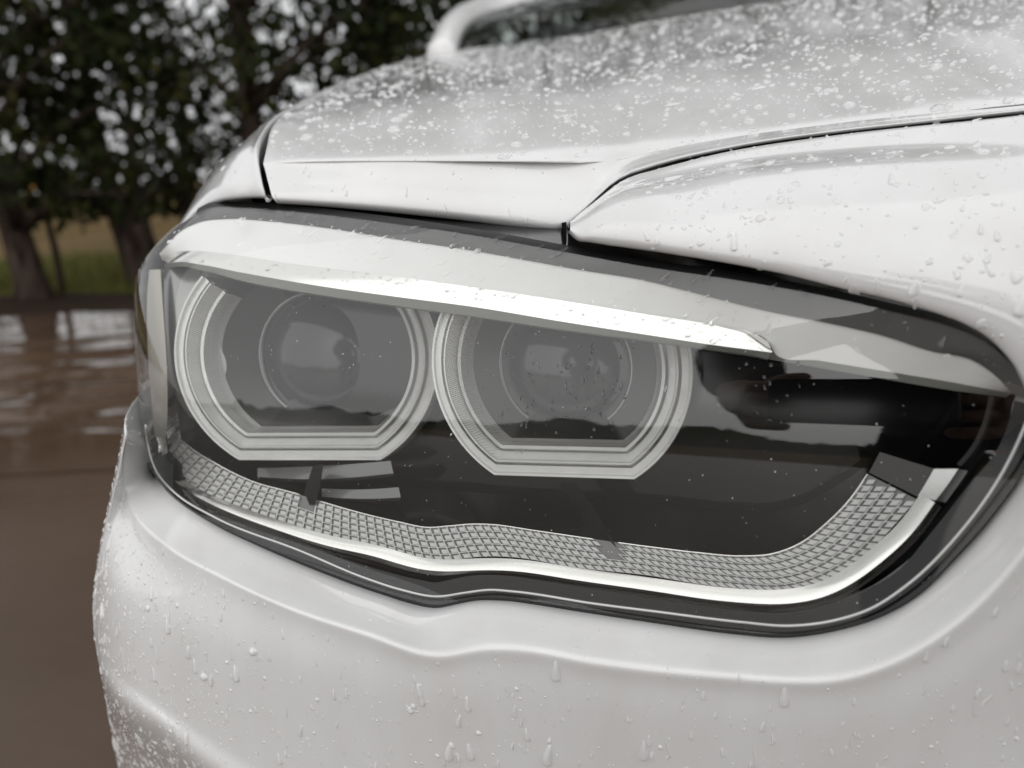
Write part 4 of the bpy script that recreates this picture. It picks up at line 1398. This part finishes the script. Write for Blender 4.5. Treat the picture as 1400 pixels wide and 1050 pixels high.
class Sampler:
    def __init__(s, G, eye):
        a, b, c, d = G[:-1, :-1], G[1:, :-1], G[1:, 1:], G[:-1, 1:]
        n_ = np.cross(c - a, d - b)
        s.area = (np.linalg.norm(n_, axis=-1) / 2).ravel()
        n_ = n_.reshape(-1, 3) / (np.linalg.norm(n_.reshape(-1, 3), axis=-1)[:, None] + 1e-15)
        s.c = ((a + b + c + d) / 4).reshape(-1, 3)
        n_ *= np.sign(np.sum((eye - s.c) * n_, -1))[:, None]
        s.n = n_
        s.q = [x.reshape(-1, 3) for x in (a, b, c, d)]
        s.px = topx(s.c)
        vd = CAM - s.c
        s.face = np.sum(vd * n_, -1) / np.linalg.norm(vd, axis=-1)
        s.dep = (s.c - CAM) @ Fw
        s.ok = (s.px[:, 0] > -20) & (s.px[:, 0] < 1420) & (s.px[:, 1] > -10) & (s.px[:, 1] < 1065) & (s.face > -0.25) & (s.dep > 0.1)
    def take(s, n, w):
        p = s.area * s.ok * w
        p = p / p.sum()
        i = rng.choice(len(p), n, p=p)
        u, v = rng.random((n, 1)), rng.random((n, 1))
        a, b, c, d = [q[i] for q in s.q]
        return (a * (1 - u) + b * u) * (1 - v) + (d * (1 - u) + c * u) * v, s.n[i]

def frames(n_, spread, slant=0.0):
    dn = np.array([0, 0, 1.0]) + np.array([slant, 0, 0])
    up = dn - n_ * (n_ @ dn)[:, None]
    up += rng.normal(0, spread, up.shape) * (np.linalg.norm(up, axis=1)[:, None] + 0.1)
    up -= n_ * np.sum(up * n_, -1)[:, None]
    up /= np.linalg.norm(up, axis=1)[:, None] + 1e-12
    x = np.cross(up, n_)
    return np.stack([x, up, n_], -1)

fine = {}
single = []
def rain(where, S_, n, wmin, wmax, kinds, weight=1.0, spread=0.12, slant=0.0, power=2.0, singles=0, flat=1.0):
    p, nn = S_.take(n, weight)
    Fm = frames(nn, spread, slant)
    w_ = wmin + (wmax - wmin) * rng.random(n) ** power
    kk = rng.choice(list(kinds), n, p=np.array(list(kinds.values())) / sum(kinds.values()))
    order = np.argsort(-w_)
    for r_, i in enumerate(order):
        t = rng.integers(0, 10)
        sc3 = np.array([w_[i], w_[i], w_[i] * flat])
        if r_ < singles:
            single.append((where, kk[i], t, p[i], Fm[i], sc3))
        else:
            fine.setdefault(where, []).append((p[i] + (TPL[kk[i]][t] * sc3) @ Fm[i].T))

SB, SN = Sampler(BUMP, CAM), Sampler(NOSE, CAM)
SH, SF, SL_ = Sampler(HOOD, CAM + np.array([0, 0, 2.0])), Sampler(FEND, np.array([-3.0, 0, 3.0])), Sampler(LG, CAM)
# bumper: below its crease, thick on the left flank
ncol = BUMP.shape[1] - 1
vv_ = np.tile(vs[:-1] + np.diff(vs) / 2, BUMP.shape[0] - 1)
below = (vv_ > 0.050).astype(float)
facing_ = sstep(0.02, 0.30, SB.face)
shelf = ((vv_ > 0.018) & (vv_ < 0.047)).astype(float)
left = 1 + 2.2 * sstep(420, 180, SB.px[:, 0])
rain('bumper', SB, 270, 0.0021, 0.0052, {'tear': 6, 'bead': 2}, below * (0.5 + 0.5 * left) * facing_, 0.10, 0.05, 1.5, 150)
rain('bumper', SB, 2900, 0.0010, 0.0023, {'tear': 5, 'bead': 3, 'run': 1}, below * left * facing_, 0.15, 0.05)
rain('bumper', SB, 8000, 0.0005, 0.0012, {'tear': 3, 'bead': 3, 'run': 0.4}, below * left, 0.2, 0.05)
rain('bumper', SB, 120, 0.0004, 0.0012, {'tear': 2, 'bead': 3}, shelf, 0.3)
# nose panel
rain('nose panel', SN, 75, 0.0024, 0.0050, {'tear': 2, 'bead': 4, 'puddle': 3}, 1.0, 0.3, 0, 1.3, 75, 0.6)
rain('nose panel', SN, 300, 0.0009, 0.0024, {'tear': 3, 'bead': 5, 'puddle': 1}, 1.0, 0.3, 0, 1.6, 0, 0.7)
rain('nose panel', SN, 300, 0.0003, 0.0009, {'tear': 1, 'bead': 4}, 1.0, 0.3)
# bonnet
top = (SH.n[:, 2] > 0.75).astype(float)
near = np.exp(-np.clip(SH.c[:, 1] - 0.45, 0, 9) / 0.30)
rain('bonnet', SH, 60, 0.004, 0.009, {'puddle': 1, 'bead': 1}, top * (0.4 + near), 3.0, 0, 1.5, 60, 0.8)
rain('bonnet', SH, 1800, 0.0014, 0.0042, {'bead': 4, 'puddle': 1}, top * near, 3.0, 0, 1.8)
rain('bonnet', SH, 1500, 0.0022, 0.006, {'bead': 3, 'puddle': 2}, top * (1 - 0.6 * near), 3.0, 0, 1.8)
rain('bonnet', SH, 3600, 0.0005, 0.0016, {'bead': 1}, top * near, 3.0)
SA = Sampler(HA, CAM)
rain('bonnet', SA, 60, 0.0006, 0.0018, {'tear': 2, 'run': 2, 'bead': 1}, 1.0, 0.1)
# wing
rain('wing', SF, 420, 0.0008, 0.0035, {'bead': 3, 'tear': 2}, 1.0, 0.5)
rain('wing', SF, 700, 0.0004, 0.0010, {'bead': 3}, 1.0, 0.5)
# lamp: slanting runs on the rolled top, specks below
ptop = np.interp(SL_.px[:, 0], [200, 307, 650, 1050, 1383], [335, 335, 385, 470, 520])
lt = (SL_.px[:, 1] < ptop).astype(float)
mid_ = np.interp(SL_.px[:, 0], [200, 300, 400, 800, 950, 1400], [0.1, 0.4, 1, 1, 0.5, 0.3])
rain('lens', SL_, 110, 0.0014, 0.0030, {'tear': 2, 'bead': 1, 'puddle': 3}, lt * mid_, 0.35, 1.2, 1.3, 50, 0.9)
rain('lens', SL_, 420, 0.0005, 0.0014, {'tear': 1, 'bead': 3, 'puddle': 2}, lt * mid_, 0.5, 1.2)
ring2 = np.exp(-((SL_.px[:, 0] - 775) / 75) ** 2 - ((SL_.px[:, 1] - 530) / 60) ** 2)
rain('lens', SL_, 110, 0.0006, 0.0016, {'tear': 2, 'bead': 3, 'puddle': 2}, (1 - lt) * ring2, 0.15, 0, 1.5, 8)
inner = np.exp(-((SL_.px[:, 0] - 1060) / 30) ** 2 - ((SL_.px[:, 1] - 535) / 60) ** 2)
rain('lens', SL_, 12, 0.0007, 0.0017, {'tear': 2, 'bead': 1}, (1 - lt) * inner, 0.3, 0, 1.5, 6)
rain('lens', SL_, 420, 0.00018, 0.0006, {'bead': 4, 'tear': 1}, 1 - lt, 0.5)
rain('lens', SL_, 26, 0.0005, 0.0012, {'run': 1, 'tear': 3}, 1 - lt, 0.08)

rain('lens speck', SL_, 330, 0.00022, 0.00055, {'bead': 4, 'tear': 1}, 1 - lt, 0.5)  # tiny white beads that stand for dust on the lens
LBL = {'bumper': ('big clear raindrop hanging on the white bumper below the headlight', 'big raindrops on the bumper'),
       'nose panel': ('big clear raindrop on the white nose panel above the headlight', 'big raindrops on the nose panel'),
       'bonnet': ('large flat pool of rain lying on the white bonnet', 'large rain pools on the bonnet'),
       'lens': ('clear raindrop clinging to the outside of the headlight lens', 'raindrops on the headlight lens')}
cache = {}
for where, kd, t, p, Fm, sc3 in single:
    if (kd, t, where if where in ('lens', 'bonnet') else '') not in cache:
        me = bpy.data.meshes.new('raindrop')
        me.from_pydata(TPL[kd][t].tolist(), [], DT.tolist())
        me.polygons.foreach_set('use_smooth', np.ones(len(me.polygons), bool))
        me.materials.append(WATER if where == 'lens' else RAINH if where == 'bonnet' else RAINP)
        cache[(kd, t, where if where in ('lens', 'bonnet') else '')] = me
    o = bpy.data.objects.new('raindrop', cache[(kd, t, where if where in ('lens', 'bonnet') else '')])
    COL.objects.link(o)
    A_ = Fm * sc3[None]
    o.matrix_world = Matrix(((*A_[0], p[0]), (*A_[1], p[1]), (*A_[2], p[2]), (0, 0, 0, 1)))
    tag(o, LBL[where][0], 'raindrop', LBL[where][1])
for where, L_ in fine.items():
    V = np.stack(L_)
    k = len(V)
    nvt = V.shape[1]
    T_ = (DT[None] + (np.arange(k) * nvt)[:, None, None]).reshape(-1)
    me = bpy.data.meshes.new('fine_rain')
    me.vertices.add(k * nvt)
    me.vertices.foreach_set('co', V.reshape(-1).astype(np.float32))
    nt_ = len(T_) // 3
    me.loops.add(nt_ * 3)
    me.loops.foreach_set('vertex_index', T_.astype(np.int32))
    me.polygons.add(nt_)
    me.polygons.foreach_set('loop_start', np.arange(0, nt_ * 3, 3, dtype=np.int32))
    me.polygons.foreach_set('use_smooth', np.ones(nt_, bool))
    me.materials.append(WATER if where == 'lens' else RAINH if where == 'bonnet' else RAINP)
    me.update(calc_edges=True)
    me.validate()
    o = bpy.data.objects.new('fine_rain', me)
    COL.objects.link(o)
    tag(o, f'countless fine raindrops scattered over the {"headlight lens, whitened to stand for dust specks" if where == "lens speck" else "headlight lens" if where == "lens" else "white " + where}', kind='stuff')
